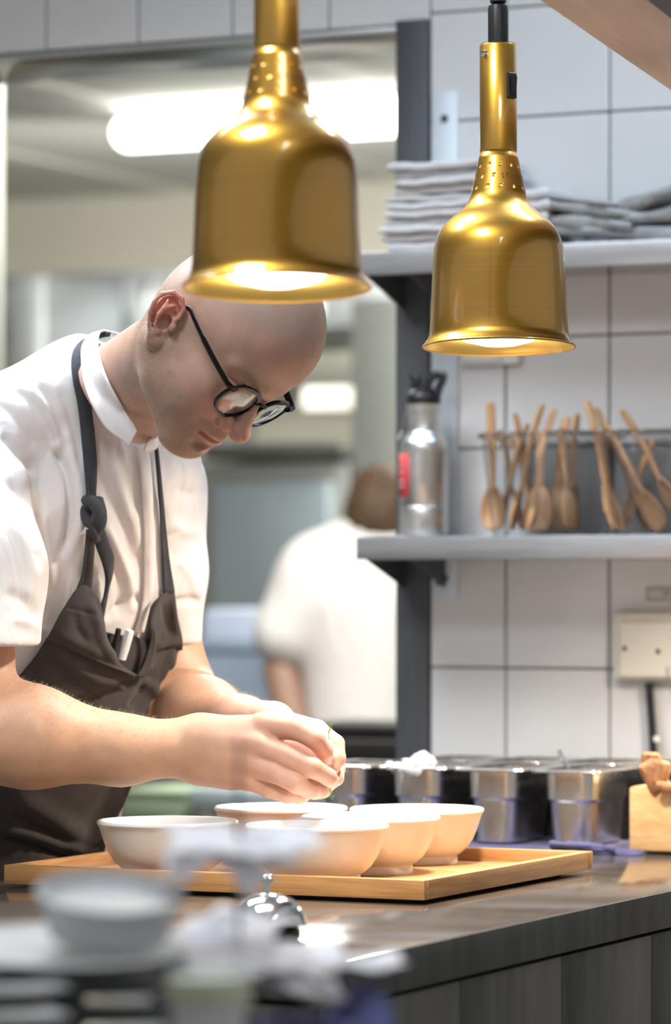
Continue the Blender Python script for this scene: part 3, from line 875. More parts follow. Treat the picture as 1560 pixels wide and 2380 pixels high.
put('cover', box(-0.046, 0.020, -0.024, -0.0182, -0.017, 0.045, 0.004, 3), M['white_plastic'], ws)
# small steel bracket end under the lower shelf
sb = empty('door_catch', T(t_at(1044, 0.0), 0.0063, z_at(1343, 0.17, 0)), ROT)
tag(sb, 'small square steel plate on the tiles under the lower shelf', 'plate')
put('plate', box(-0.020, 0.019, -0.004, 0.0, -0.022, 0.012, 0.001), M['steel'], sb)
put('tongue', box(-0.016, -0.004, -0.008, -0.0042, -0.012, 0.010, 0.001), M['steel_dark'], sb)

# ---------------------------------------------------------------- folded towels on the upper shelf
def folded_towel(w, l, h, seed, folds=1):
    """a towel folded flat: rounded front fold, sagging top"""
    rnd = random.Random(seed)
    secs = []
    nx = 14
    bm = bmesh.new()
    rings = []
    ph, am = rnd.uniform(0, 6), rnd.uniform(.0006, .0016)
    for i in range(nx + 1):
        u = i / nx
        x = -w / 2 + w * u
        e = min(1.0, min(u, 1 - u) * 16 + 0.72)
        dz = am * math.sin(u * 5 + ph) + 0.0008 * math.sin(u * 17 + ph * 2)
        ring = []
        m = 6
        for k in range(m + 1):
            a = -math.pi / 2 + math.pi * k / m
            ring.append((x, -l / 2 - h * 0.5 * e * math.cos(a), h / 2 + h / 2 * e * math.sin(a) + dz))
        # layers at the back end
        ring += [(x, l / 2, h / 2 + h / 2 * e + dz), (x, l / 2 + .002, h / 2 + dz), (x, l / 2, h / 2 - h / 2 * e + dz)]
        rings.append([bm.verts.new(p) for p in ring])
    n = len(rings[0])
    for a, b in zip(rings, rings[1:]):
        for i in range(n): bm.faces.new((a[i], b[i], b[(i + 1) % n], a[(i + 1) % n]))
    bm.faces.new(rings[0]); bm.faces.new(rings[-1][::-1])
    return bm


ZSH2 = ZS2 + 0.0008
ordn = ['lowest', 'second lowest', 'third from the shelf', 'fourth from the shelf', 'fifth from the shelf', 'sixth from the shelf', 'seventh from the shelf', 'eighth from the shelf', 'ninth from the shelf', 'tenth from the shelf', 'topmost']
xl = [895, 880, 878, 885, 890, 896, 890, 912, 918, 908, 897]
hs = [.0125, .011, .0115, .0115, .011, .0115, .0105, .011, .0115, .011, .0135]
z = ZSH2
for k in range(11):
    tl_ = t_at(xl[k], SD)
    tr_ = t_at(1150 - (k % 3) * 6, SD)
    b = folded_towel(tr_ - tl_, 0.118 - (k % 2) * .008, hs[k] - .0006, 30 + k)
    o = put('folded_towel', b, M['towel'], None, T((tl_ + tr_) / 2, 0.079 + (k % 3) * 0.004, z), ROT)
    tag(o, 'grey folded towel, %s of the tall stack by the post' % ordn[k], 'towel', 'folded towels in the tall stack')
    z += hs[k] + .0004
z = ZSH2
for k in range(5):
    tl_, tr_ = t_at(1166 - k * 2, SD), t_at(1262 + (k % 2) * 5, SD)
    hk = .0165
    b = folded_towel(tr_ - tl_, 0.10, hk - .0006, 60 + k)
    o = put('folded_towel', b, M['towel'], None, T((tl_ + tr_) / 2, 0.078, z), ROT)
    tag(o, 'pale folded towel behind the smaller lamp, %s of its short stack' % ['lowest', 'second', 'middle', 'second from the top', 'topmost'][k], 'towel', 'folded towels behind the lamp')
    z += hk + .0002
# untidy darker cloths beside them
def rumpled(px0, px1, py0, py1, thick, d, seed, wav, name, lab):
    rnd = random.Random(seed)
    ta, tb = t_at(px0, d), t_at(px1, d)
    z0, z1 = z_at(py0, ta, d), z_at(py1, tb, d)
    bm = bmesh.new()
    rings = []
    nx, m = 26, 9
    ph = rnd.uniform(0, 6)
    for i in range(nx + 1):
        u = i / nx
        x = (tb - ta) * u
        zc_ = (z1 - z0) * u + wav * math.sin(u * 4.2 + ph) + wav * .35 * math.sin(u * 11 + ph)
        ring = []
        th = thick * (1 + .25 * math.sin(u * 7 + ph * 3))
        prof = [(-.5, 0), (-.46, .42), (-.3, .5), (0, .5 + .1 * math.sin(u * 9)), (.35, .5), (.5, .3), (.5, -.3), (.3, -.5), (-.3, -.5), (-.46, -.42)]
        for a, b in prof:
            ring.append(bm.verts.new((x, a * .09 + .006 * math.sin(u * 13 + ph), zc_ + b * th)))
        rings.append(ring)
    n = len(rings[0])
    for a, b in zip(rings, rings[1:]):
        for i in range(n): bm.faces.new((a[i], b[i], b[(i + 1) % n], a[(i + 1) % n]))
    bm.faces.new(rings[0]); bm.faces.new(rings[-1][::-1])
    p = T(ta, d, z0)
    o = put(name, bm, M['towel_dark'], None, p, ROT, angle=60)
    tag(o, lab, 'towel', 'rumpled dark towels')


rumpled(1262, 1640, 541, 548, .017, .082, 1, .002, 'rumpled_towel', 'dark grey rumpled towel lying lowest, flat on the upper shelf')
rumpled(1270, 1490, 517, 530, .016, .088, 2, .0015, 'rumpled_towel', 'dark grey rumpled towel with a rolled end in the middle of its heap')
rumpled(1350, 1650, 530, 500, .018, .080, 6, .003, 'rumpled_towel', 'dark grey towel curling up towards the frame edge')
rumpled(1262, 1530, 480, 505, .015, .084, 3, .002, 'rumpled_towel', 'long pale-edged grey towel lying straight on the rumpled heap')
rumpled(1290, 1480, 464, 482, .009, .084, 4, .001, 'rumpled_towel', 'thin dark towel topmost on the rumpled heap')
rumpled(1450, 1600, 495, 435, .020, .078, 7, .003, 'rumpled_towel', 'darkest towel end rising steeply at the frame edge')

# ---------------------------------------------------------------- bottle
tb0 = t_at(985, 0.078)
Yb = T(tb0, 0.078).y
kb = Yb / FPX
bo = empty('steel_bottle', T(tb0, 0.078, ZS1 + 0.0005), ROT)
tag(bo, 'brushed steel drinking bottle with black sports cap and red label', 'bottle')
rb = 0.0362
hb = 0.198
put('body', lathe([(0, 0), (rb - .004, 0), (rb - .0012, .002), (rb, .006), (rb, .043), (rb - .0007, .0442), (rb, .0454), (rb, .128), (rb - .001, .139), (rb - .0055, .147), (rb - .0105, .1525), (rb - .0125, .158), (rb - .0125, .183), (rb - .0108, .1845), (rb - .0108, .1965), (rb - .013, .1975), (0, .1975)], 64), M['steel_bottle'], bo)
cap = put('cap', lathe([(0, .1978), (.0245, .1978), (.0258, .2000), (.0258, .2075), (.0235, .2125), (.0170, .2175), (.0140, .2215), (.008, .223), (0, .223)], 40), M['black'], bo)
b = bmesh.new()
bx(b, -.0175, -.0045, -.0085, .0085, .2195, .2400, .003, 2)
bx(b, -.021, -.0165, -.007, .007, .234, .2425, .0018, 2)
put('spout', b, M['black'], cap)
put('carry_loop', tube(smooth_path([(.006, 0, .2215), (.012, 0, .234), (.0235, 0, .2410), (.031, 0, .2385), (.0300, 0, .2310), (.0235, 0, .2180), (.0225, 0, .2090)], 22), .0034, 10, flat=2.0), M['black'], cap)
b = bmesh.new()
a0, a1 = math.radians(188), math.radians(258)
na, nz = 14, 2
ptsl = [[b.verts.new(((rb + .0004) * math.cos(a0 + (a1 - a0) * i / na), (rb + .0004) * math.sin(a0 + (a1 - a0) * i / na), .059 + .064 * j / nz)) for j in range(nz + 1)] for i in range(na + 1)]
for i in range(na):
    for j in range(nz): b.faces.new((ptsl[i][j], ptsl[i + 1][j], ptsl[i + 1][j + 1], ptsl[i][j + 1]))
lab = put('label', b, M['red_label'], bo); lab.modifiers.new('thickness', 'SOLIDIFY').thickness = .0003
b = bmesh.new()
for i in range(3, 11):
    for zz in (.073, .081, .094, .104):
        an = a0 + (a1 - a0) * (i + .2) / na; an2 = a0 + (a1 - a0) * (i + .75) / na
        r_ = rb + .0009
        v = [b.verts.new((r_ * math.cos(q), r_ * math.sin(q), zz + w_)) for q, w_ in ((an, 0), (an2, 0), (an2, .0035), (an, .0035))]
        b.faces.new(v)
put('label_print', b, M['pale_print'], lab, smooth=False)
put('bail', tube(smooth_path([(-.0236, -.0115, .187), (-.0270, -.013, .172), (-.0302, -.0145, .155), (-.0338, -.0165, .148), (-.0330, -.016, .1435)], 14), .0016, 8), M['chrome'], bo)

# ---------------------------------------------------------------- clear tubs of wooden spoons
def clear_tub(px0, px1, d, depth, label, h):
    ta, tb = t_at(px0, d + depth / 2), t_at(px1, d + depth / 2)
    w = tb - ta
    o = empty('clear_tub', T((ta + tb) / 2, d, ZS1 + 0.0005), ROT)
    tag(o, label, 'tub', 'clear spoon tubs')
    b0, b1 = 0.84, 1.0
    th = .0016
    S = [(rr(w * b0 - 2 * th, depth * b0 - 2 * th, .012), th), (rr(w * b0, depth * b0, .014), 0.0), (rr(w * b1, depth * b1, .014), h), (rr(w * b1 - 2 * th, depth * b1 - 2 * th, .012), h), (rr(w * b0 - 2 * th, depth * b0 - 2 * th, .012), th + .0005)]
    b = loft([(S[1][0], 0), (S[2][0], h), (S[3][0], h), (S[4][0], th)], True, True)
    put('body', b, M['clear'], o)
    b = loft([(rr(w, depth, .014), h - .009), (rr(w + .012, depth + .012, .017), h - .0085), (rr(w + .012, depth + .012, .017), h - .003), (rr(w, depth, .014), h + .0005)], False)
    put('rim', b, M['clear'], o)
    return o, w


HT = 0.150
clear_tub(1112, 1372, 0.078, 0.122, 'clear plastic tub of wooden spoons next to the bottle', HT)
clear_tub(1394, 1660, 0.078, 0.122, 'clear plastic tub of wooden forks, second from the bottle', HT)


def wooden_utensil(kind, top, bot, yaw, label):
    """handle end at `top`, business end at `bot` (world points)"""
    top, bot = Vector(top), Vector(bot)
    Ln = (top - bot).length
    o = empty('wooden_' + kind, bot, 0)
    q = (top - bot).to_track_quat('Z', 'Y')
    o.rotation_mode = 'QUATERNION'
    o.rotation_quaternion = q @ Matrix.Rotation(yaw, 4, 'Z').to_quaternion()
    tag(o, label, kind, 'wooden spoons and forks in the clear tubs')
    hl = .066
    pts = [(0, .004 * math.sin(k / 9 * 3.0), hl - .006 + (Ln - hl + .006) * k / 9) for k in range(10)]
    put('handle', tube(pts, [.0048, .0054, .0058, .0061, .0064, .0067, .0070, .0072, .0072, .0064], 10, flat=.62, up=(0, 1, 0)), M['spoon_wood'], o)
    b = bmesh.new()
    n, m = 16, 12
    W_ = .0185
    if kind == 'spoon':
        rings = []
        for i in range(n + 1):
            u = i / n
            z_ = hl * u
            wd = W_ * math.sin(math.pi * min(1, (u * .94 + .03)) ** .75) ** .6 * (1 - .18 * u) + .0012
            ring = []
            for k in range(m + 1):
                s = -1 + 2 * k / m
                ring.append((s * wd, .0075 * (1 - s * s) * math.sin(math.pi * u) - .001, z_))
            rings.append([b.verts.new(p) for p in ring])
        for a, c in zip(rings, rings[1:]):
            for k in range(m): b.faces.new((a[k], a[k + 1], c[k + 1], c[k]))
        r_ = put('spoon_bowl', b, M['spoon_wood'], o)
        sm = r_.modifiers.new('thickness', 'SOLIDIFY'); sm.thickness = .0028
    else:
        for k in range(4):
            x = -.0120 + .008 * k
            tube([(x, .006, 0), (x, .004, .014), (x * .98, .003, .028)], [.0016, .0029, .0034], 8, b, flat=.8)
        rings = []
        for i in range(9):
            u = i / 8
            z_ = .026 + (hl - .022) * u
            wd = .0156 * (1 - u) ** .55 + .0042
            rings.append([b.verts.new((s * wd, .003 - .003 * u + t_ * .0026, z_)) for s, t_ in ((-1, 0), (-.6, 1), (.6, 1), (1, 0), (.6, -1), (-.6, -1))])
        for a, c in zip(rings, rings[1:]):
            for k in range(6): b.faces.new((a[k], a[(k + 1) % 6], c[(k + 1) % 6], c[k]))
        b.faces.new(rings[0]); b.faces.new(rings[-1][::-1])
        put('fork_head', b, M['spoon_wood'], o)
    return o


def on_shelf(px, py, d):
    t = t_at(px, d)
    return T(t, d, z_at(py, t, d))


UT = [  # kind, top px, top py, bottom px, bottom py, depth top, depth bottom, yaw, label
    ('spoon', 1139, 936, 1146, 1236, .105, .095, 0.15, 'wooden spoon standing upright at the bottle side of the first tub'),
    ('spoon', 1262, 940, 1190, 1236, .110, .118, 0.0, 'wooden spoon leaning away from the bottle, its bowl second at the bottom'),
    ('spoon', 1290, 952, 1222, 1238, .095, .122, 0.1, 'wooden spoon with a pale handle end crossing the middle of the first tub'),
    ('spoon', 1258, 1010, 1253, 1238, .100, .118, 0.05, 'short pale wooden spoon, its bowl lowest in the middle of the first tub'),
    ('spoon', 1196, 962, 1236, 1232, .058, .060, 0.4, 'wooden spoon at the back of the first tub, thick end up'),
    ('spoon', 1318, 970, 1284, 1234, .066, .085, 0.7, 'darker wooden spoon at the far side of the first tub'),
    ('spoon', 1160, 1000, 1210, 1230, .050, .045, 0.3, 'wooden spoon hidden deepest in the first tub'),
    ('fork', 1364, 934, 1431, 1234, .105, .124, 0.0, 'wooden fork with its four tines down in the second tub'),
    ('spoon', 1398, 978, 1540, 1240, .095, .110, 1.2, 'long curved wooden spoon lying across the second tub'),
    ('spoon', 1446, 954, 1580, 1200, .080, .085, 0.9, 'reddish wooden spoon leaning to the frame edge in the second tub'),
    ('spoon', 1384, 950, 1500, 1225, .050, .055, 0.6, 'pale wooden spoon at the back of the second tub'),
    ('fork', 1522, 1020, 1450, 1235, .046, .050, 0.8, 'small wooden fork slanting against the others in the second tub'),
    ('spoon', 1228, 985, 1160, 1228, .070, .070, 0.2, 'brownish wooden spoon slanting behind the upright one in the first tub'),
    ('spoon', 1300, 1000, 1330, 1232, .075, .100, 0.3, 'short wooden spoon leaning to the second tub, handle below the rim'),
    ('spoon', 1180, 1010, 1270, 1226, .045, .040, 0.1, 'dark wooden spoon crossing behind everything in the first tub'),
    ('spoon', 1344, 962, 1330, 1225, .060, .052, 0.5, 'greyish wooden spoon in the corner of the first tub near the second'),
]
for kind, tx, ty, bx_, by_, d0, d1, yw, lb_ in UT:
    wooden_utensil(kind, on_shelf(tx, ty, d0), on_shelf(bx_, min(by_, 1232), d1), yw, lb_)
# ---------------------------------------------------------------- near ledge: plates, tickets, cup, cloth (all close to the lens)
ZL = CAMZ - 0.302
ledge = empty('service_ledge', (-0.2, 2.3, 0), 0)
tag(ledge, 'black service ledge in front of the pass carrying the plates', 'ledge')
put('ledge_top', box(-0.55, 0.215, -0.60, 0.235, ZL - 0.03, ZL, 0.004), M['black_matt'], ledge)
put('cabinet', box(-0.50, 0.17, -0.55, 0.19, 0.08, ZL - 0.0305, 0.004), M['black_matt'], ledge)
put('plinth', box(-0.48, 0.15, -0.52, 0.17, 0.0, 0.0795), M['black_matt'], ledge)


def plate_prof(r, h, foot):
    return [(0, .002), (foot - .006, .002), (foot - .005, 0), (foot, 0), (foot + .002, .003), (r * .72, h * .42), (r * .93, h * .82), (r - .001, h), (r, h + .0012), (r - .0016, h + .0022), (r * .92, h * .92), (r * .70, h * .60), (r * .5, .0065), (0, .006)]


def stack(px, Y, n, r, h, step, labs, top_z, group, m, foot=None):
    p = at(px, 1375, Y)
    out = []
    for k in range(n):
        b = lathe(plate_prof(r * (1 - .01 * (k % 2)), h, foot or r * .55), 56)
        if k: o = out[0].copy(); COL.objects.link(o)
        else: o = put('side_plate', b, m, None)
        if k: b.free()
        random.seed(int(px) * 7 + k)
        o.location = (p.x + random.uniform(-.002, .002), p.y + random.uniform(-.002, .002), ZL + step * k + .0006)
        tag(o, labs % ['lowest', 'middle', 'topmost'][k], 'plate', group)
        out.append(o)
    return out, p, ZL + step * (n - 1)


# tall stack on which the ramekin stands, and a second stack half outside the frame
s1, p1_, zt1 = stack(268, 2.44, 3, .050, .011, .0185, 'grey-green bowl plate under the ramekin, %s of its stack', 0, 'plates in the stack under the ramekin', M['plate_grey'])
s2, p2_, zt2 = stack(12, 2.50, 3, .062, .011, .0185, 'grey-green bowl plate by the frame edge, %s of its stack', 0, 'plates in the stack by the frame edge', M['plate_grey'])
bigp = put('dinner_plate', lathe(plate_prof(.085, .010, .045), 64), M['plate'], None, (at(150, 1375, 2.45).x, 2.45, ZL + .0545))
bigp.rotation_euler = (.075, .02, 0)
tag(bigp, 'wide pale plate lying across both stacks below the ramekin', 'plate')
pr = at(252, 1375, 2.46)
ram = empty('ramekin', (pr.x, pr.y, ZL + .0700), 0)
ram.rotation_euler = (.205, .055, 0)
ram.scale = (1, 1, .82)
tag(ram, 'pale grey ramekin with sloping rim on top of the plate stack', 'ramekin')
put('wall', lathe([(0, .001), (.036, .001), (.038, 0), (.0405, .002), (.0415, .010), (.0425, .018), (.0450, .026), (.0488, .0335), (.0505, .0365), (.0500, .0385), (.0480, .0388), (.0445, .0345), (.0405, .0300), (0, .0290)], 64), M['ramekin'], ram)

# ticket spike with paper slips
ps = at(555, 1375, 2.47)
sk = empty('ticket_spike', (ps.x, ps.y, ZL), 0)
tag(sk, 'thin upright steel ticket spike pierced through crumpled slips', 'spike')
put('base', lathe([(0, 0), (.030, 0), (.030, .004), (.006, .007), (0, .007)], 32), M['steel'], sk)
put('needle', tube([(0, 0, .0071), (0, 0, .15), (0, 0, .2), (0, 0, .206)], [.0016, .0016, .0015, .0004], 10), M['steel_dark'], sk)


def slip(name, z, w, l, seed, curl, rz, label, dx=0.0, dy=0.0, tilt=0.0):
    rnd = random.Random(seed)
    bm = bmesh.new()
    n, m = 22, 14
    ph = [rnd.uniform(0, 6) for _ in range(4)]
    G = []
    for i in range(n + 1):
        row = []
        for j in range(m + 1):
            u, v = i / n - .5, j / m - .5
            zz = curl * (u * u * 1.6 - .12) + .0035 * math.sin(u * 9 + ph[0]) * math.cos(v * 6 + ph[1]) + .0016 * math.sin(u * 21 + v * 13 + ph[2]) + tilt * v
            row.append(bm.verts.new((u * w + dx + .004 * math.sin(v * 9 + ph[3]), v * l + dy, zz)))
        G.append(row)
    for i in range(n):
        for j in range(m): bm.faces.new((G[i][j], G[i + 1][j], G[i + 1][j + 1], G[i][j + 1]))
    o = put(name, bm, M['paper'], None, (ps.x, ps.y, z), rz, angle=None)
    o.modifiers.new('thickness', 'SOLIDIFY').thickness = .0004
    tag(o, label, 'paper', 'paper slips on the spike')
    return o


def zpx(py, Y=2.47): return CAMZ - (py - HY) / FPX * Y


slip('paper_slip', zpx(1950), .105, .060, 1, .004, .1, 'crumpled white slip floating highest on the spike before the bowls', .004, .0, .016)
slip('paper_slip', zpx(1978), .088, .062, 2, -.026, .2, 'greyish curled slip just under the highest one on the spike', -.006, 0, .010)
slip('paper_slip', zpx(2004), .056, .046, 3, -.055, -.2, 'small drooping slip lowest of the three halfway up the spike', -.012, 0, .012)
for k, (py, w, l, dx, dy, tl, cv, lb_) in enumerate(((2192, .072, .092, -.010, .0, .034, -.010, 'large pale slip topmost of the pile at the foot of the spike'), (2222, .100, .070, .020, .0, .012, -.006, 'wide slip second in the pile at the foot of the spike'),
                                                (2236, .130, .050, .045, .0, .004, .004, 'long slip whose end points over the dark counter edge'), (2262, .10, .07, .004, .0, .006, -.024, 'greyish slip third from the bottom of the pile'),
                                                (2290, .105, .06, .018, .0, .006, -.030, 'curled slip second from the bottom of the pile'), (2312, .06, .06, -.024, .0, .010, -.012, 'small slip lowest of the pile beside the plates'))):
    slip('paper_slip', zpx(py), w, l, 11 + k, cv, .15 * (k % 3 - 1), lb_, dx, dy, tl)

# small tub in front of the spike
pc = at(485, 1375, 2.30)
tb = empty('small_tub', (pc.x, pc.y, ZL), 0)
tag(tb, 'small whitish tub with a pale green band at the bottom edge', 'tub')
put('body', lathe([(0, 0), (.020, 0), (.022, .004), (.0235, .044), (.0230, .0445), (.021, .006), (0, .004)], 40), M['plate'], tb)
put('band', lathe([(.0237, .0445), (.0262, .0445), (.0265, .0600), (.0250, .0610), (.0240, .0600), (.0237, .0445)], 40), mat('pale_green', (.52, .56, .42), .5, var=.06, scale=30), tb)
put('lid', lathe([(0, .0590), (.0239, .0590), (.0239, .0570), (0, .0570)], 32), M['plate'], tb)

# blue-violet cloth at the ledge end
random.seed(2)
bm = bmesh.new()
pn = at(720, 1375, 2.50)
G = []
n, m = 40, 20
for i in range(n + 1):
    row = []
    for j in range(m + 1):
        u, v = i / n, j / m
        x = -.055 + .105 * u; y_ = -.07 + .09 * v
        hgt = .004 + .020 * math.exp(-((u - .86) / .16) ** 2) * math.sin(math.pi * min(1, v * 1.1)) + .009 * math.sin(u * 7 + v * 3) ** 2 * math.sin(math.pi * v) + .004 * math.sin(u * 19 + v * 8) ** 2 * math.sin(math.pi * v)
        e = min(u, 1 - u, v, 1 - v)
        if e < .02: hgt = .0008
        row.append(bm.verts.new((x + .008 * math.sin(v * 6), y_, hgt)))
    G.append(row)
for i in range(n):
    for j in range(m): bm.faces.new((G[i][j], G[i + 1][j], G[i + 1][j + 1], G[i][j + 1]))
o = put('blue_rag', bm, M['navy_cloth'], None, (pn.x, pn.y, ZL + .0006), 0, angle=None)
tag(o, 'blue-violet rag bunched at the end of the ledge below the slips', 'cloth')
# ---------------------------------------------------------------- implicit-surface modelling
class Field:
    """signed distance field on a grid; negative inside"""
    def __init__(s, lo, hi, h):
        s.h = h
        s.ax = [np.arange(lo[i], hi[i] + h, h, dtype=np.float32) for i in range(3)]
        s.F = np.full([len(a) for a in s.ax], 0.05, np.float32)

    def _sub(s, lo, hi):
        sl = []
        for i in range(3):
            a = int(np.searchsorted(s.ax[i], lo[i])); b = int(np.searchsorted(s.ax[i], hi[i]))
            if b <= a: return None
            sl.append(slice(a, b))
        X = s.ax[0][sl[0]][:, None, None]; Y = s.ax[1][sl[1]][None, :, None]; Z = s.ax[2][sl[2]][None, None, :]
        return tuple(sl), X, Y, Z

    def _op(s, sl, d, k, op):
        A = s.F[sl]
        if op == 'u':
            if k > 0:
                q = np.maximum(k - np.abs(A - d), 0) / k
                s.F[sl] = np.minimum(A, d) - q * q * k * 0.25
            else: s.F[sl] = np.minimum(A, d)
        else:
            d = -d
            if k > 0:
                q = np.maximum(k - np.abs(A - d), 0) / k
                s.F[sl] = np.maximum(A, d) + q * q * k * 0.25
            else: s.F[sl] = np.maximum(A, d)

    def cone(s, a, b, ra, rb, k=0.0, op='u'):
        a, b = np.array(a, float), np.array(b, float)
        m = max(ra, rb) + k + 0.012
        g = s._sub(np.minimum(a, b) - m, np.maximum(a, b) + m)
        if g is None: return
        sl, X, Y, Z = g
        ab = b - a
        L2 = float(ab @ ab) + 1e-12
        t = np.clip(((X - a[0]) * ab[0] + (Y - a[1]) * ab[1] + (Z - a[2]) * ab[2]) / L2, 0, 1)
        d = np.sqrt((X - a[0] - t * ab[0]) ** 2 + (Y - a[1] - t * ab[1]) ** 2 + (Z - a[2] - t * ab[2]) ** 2) - (ra + (rb - ra) * t)
        s._op(sl, d.astype(np.float32), k, op)

    def chain(s, pts, rad, k=0.0, kj=0.0, op='u'):
        """a limb: its own union first (sharp joints softened by kj), then blended in with k"""
        if not isinstance(rad, (list, tuple)): rad = [rad] * len(pts)
        P = np.array(pts, float)
        m = max(rad) + k + 0.012
        g = s._sub(P.min(0) - m, P.max(0) + m)
        if g is None: return
        sl, X, Y, Z = g
        D = None
        for a, b, ra, rb in zip(P, P[1:], rad, rad[1:]):
            ab = b - a
            L2 = float(ab @ ab) + 1e-12
            t = np.clip(((X - a[0]) * ab[0] + (Y - a[1]) * ab[1] + (Z - a[2]) * ab[2]) / L2, 0, 1)
            d = (np.sqrt((X - a[0] - t * ab[0]) ** 2 + (Y - a[1] - t * ab[1]) ** 2 + (Z - a[2] - t * ab[2]) ** 2) - (ra + (rb - ra) * t)).astype(np.float32)
            if D is None: D = d
            elif kj > 0:
                q = np.maximum(kj - np.abs(D - d), 0) / kj
                D = np.minimum(D, d) - q * q * kj * 0.25
            else: D = np.minimum(D, d)
        s._op(sl, D, k, op)

    def ell(s, c, r, k=0.0, R=None, op='u'):
        c, r = np.array(c, float), np.array(r, float)
        m = r.max() + k + 0.012
        g = s._sub(c - m, c + m)
        if g is None: return
        sl, X, Y, Z = g
        x, y, z = X - c[0], Y - c[1], Z - c[2]
        if R is not None:
            R = np.array(R, float)      # columns are the local axes
            x, y, z = (R[0, 0] * x + R[1, 0] * y + R[2, 0] * z), (R[0, 1] * x + R[1, 1] * y + R[2, 1] * z), (R[0, 2] * x + R[1, 2] * y + R[2, 2] * z)
        k0 = np.sqrt((x / r[0]) ** 2 + (y / r[1]) ** 2 + (z / r[2]) ** 2)
        k1 = np.sqrt((x / r[0] ** 2) ** 2 + (y / r[1] ** 2) ** 2 + (z / r[2] ** 2) ** 2) + 1e-9
        d = k0 * (k0 - 1) / k1
        s._op(sl, d.astype(np.float32), k, op)

    def half(s, p, n, k=0.0):
        """cut away everything on the n side of the plane"""
        n = np.array(n, float); n /= np.linalg.norm(n)
        X = s.ax[0][:, None, None]; Y = s.ax[1][None, :, None]; Z = s.ax[2][None, None, :]
        d = ((X - p[0]) * n[0] + (Y - p[1]) * n[1] + (Z - p[2]) * n[2]).astype(np.float32)
        s.F = np.maximum(s.F, d)

    def mesh(s):
        F, h = s.F, s.h
        for ax in range(3):
            for e in (0, -1):
                q = [slice(None)] * 3; q[ax] = e; F[tuple(q)] = np.maximum(F[tuple(q)], .2 * h)
        S = F < 0
        nx, ny, nz = F.shape
        c = np.zeros((nx - 1, ny - 1, nz - 1), np.int8)
        for i in (0, 1):
            for j in (0, 1):
                for k in (0, 1):
                    c += S[i:nx - 1 + i, j:ny - 1 + j, k:nz - 1 + k]
        act = np.argwhere((c > 0) & (c < 8))
        idx = np.full(c.shape, -1, np.int32)
        idx[tuple(act.T)] = np.arange(len(act))
        off = np.array([(i, j, k) for i in (0, 1) for j in (0, 1) for k in (0, 1)])
        V = np.stack([F[act[:, 0] + o[0], act[:, 1] + o[1], act[:, 2] + o[2]] for o in off], 1)
        acc = np.zeros((len(act), 3)); cnt = np.zeros(len(act))
        for a in range(8):
            for b in range(a + 1, 8):
                if np.abs(off[a] - off[b]).sum() != 1: continue
                va, vb = V[:, a], V[:, b]
                m = (va < 0) != (vb < 0)
                t = va[m] / (va[m] - vb[m])
                acc[m] += off[a] + t[:, None] * (off[b] - off[a])
                cnt[m] += 1
        verts = (act + acc / cnt[:, None]) * h + np.array([s.ax[0][0], s.ax[1][0], s.ax[2][0]])
        faces = []
        for ax in range(3):
            u, v = [(1, 2), (2, 0), (0, 1)][ax]
            sl0 = [slice(None)] * 3; sl1 = [slice(None)] * 3
            sl0[ax] = slice(0, -1); sl1[ax] = slice(1, None)
            A, B = S[tuple(sl0)], S[tuple(sl1)]
            e = np.argwhere(A != B)
            e = e[(e[:, u] > 0) & (e[:, v] > 0) & (e[:, u] < F.shape[u] - 1) & (e[:, v] < F.shape[v] - 1)]
            fl = A[tuple(e.T)]
            q = []
            for du, dv in ((-1, -1), (0, -1), (0, 0), (-1, 0)):
                w = e.copy(); w[:, u] += du; w[:, v] += dv
                q.append(idx[tuple(w.T)])
            q = np.stack(q, 1)
            q[~fl] = q[~fl][:, ::-1]
            faces.append(q)
        return verts, np.concatenate(faces)


def np_mesh(name, V, Fc, smooth=True):
    me = bpy.data.meshes.new(name)
    me.vertices.add(len(V)); me.vertices.foreach_set('co', np.asarray(V, np.float32).ravel())
    n, m = Fc.shape
    me.loops.add(n * m); me.loops.foreach_set('vertex_index', Fc.astype(np.int32).ravel())
    me.polygons.add(n); me.polygons.foreach_set('loop_start', np.arange(0, n * m, m, dtype=np.int32)); me.polygons.foreach_set('loop_total', np.full(n, m, np.int32))
    me.update(calc_edges=True); me.validate()
    if smooth: me.shade_smooth()
    return me


def relax(V, Fc, it=2, lam=0.5):
    E = np.concatenate([Fc[:, [i, (i + 1) % Fc.shape[1]]] for i in range(Fc.shape[1])])
    n = len(V)
    cnt = np.bincount(E[:, 0], minlength=n) + np.bincount(E[:, 1], minlength=n)
    for _ in range(it):
        S = np.zeros_like(V)
        for a in range(3):
            S[:, a] = np.bincount(E[:, 0], V[E[:, 1], a], n) + np.bincount(E[:, 1], V[E[:, 0], a], n)
        V = V + lam * (S / np.maximum(cnt, 1)[:, None] - V)
    return V


def vnormals(V, Fc):
    a, b, c = V[Fc[:, 0]], V[Fc[:, 1]], V[Fc[:, 2]]
    fn = np.cross(b - a, c - a)
    N = np.zeros_like(V)
    for i in range(Fc.shape[1]):
        for k in range(3): N[:, k] += np.bincount(Fc[:, i], fn[:, k], len(V))
    return N / (np.linalg.norm(N, axis=1)[:, None] + 1e-12)


def A(px, py, Y): return np.array(at(px, py, Y))


def to_px(V):
    return np.stack([HX + FPX * V[:, 0] / V[:, 1], HY - FPX * (V[:, 2] - CAMZ) / V[:, 1]], 1)


# ---------------------------------------------------------------- the cook: skin
def sstep(a, b, x):
    t = np.clip((x - a) / (b - a), 0, 1)
    return t * t * (3 - 2 * t)


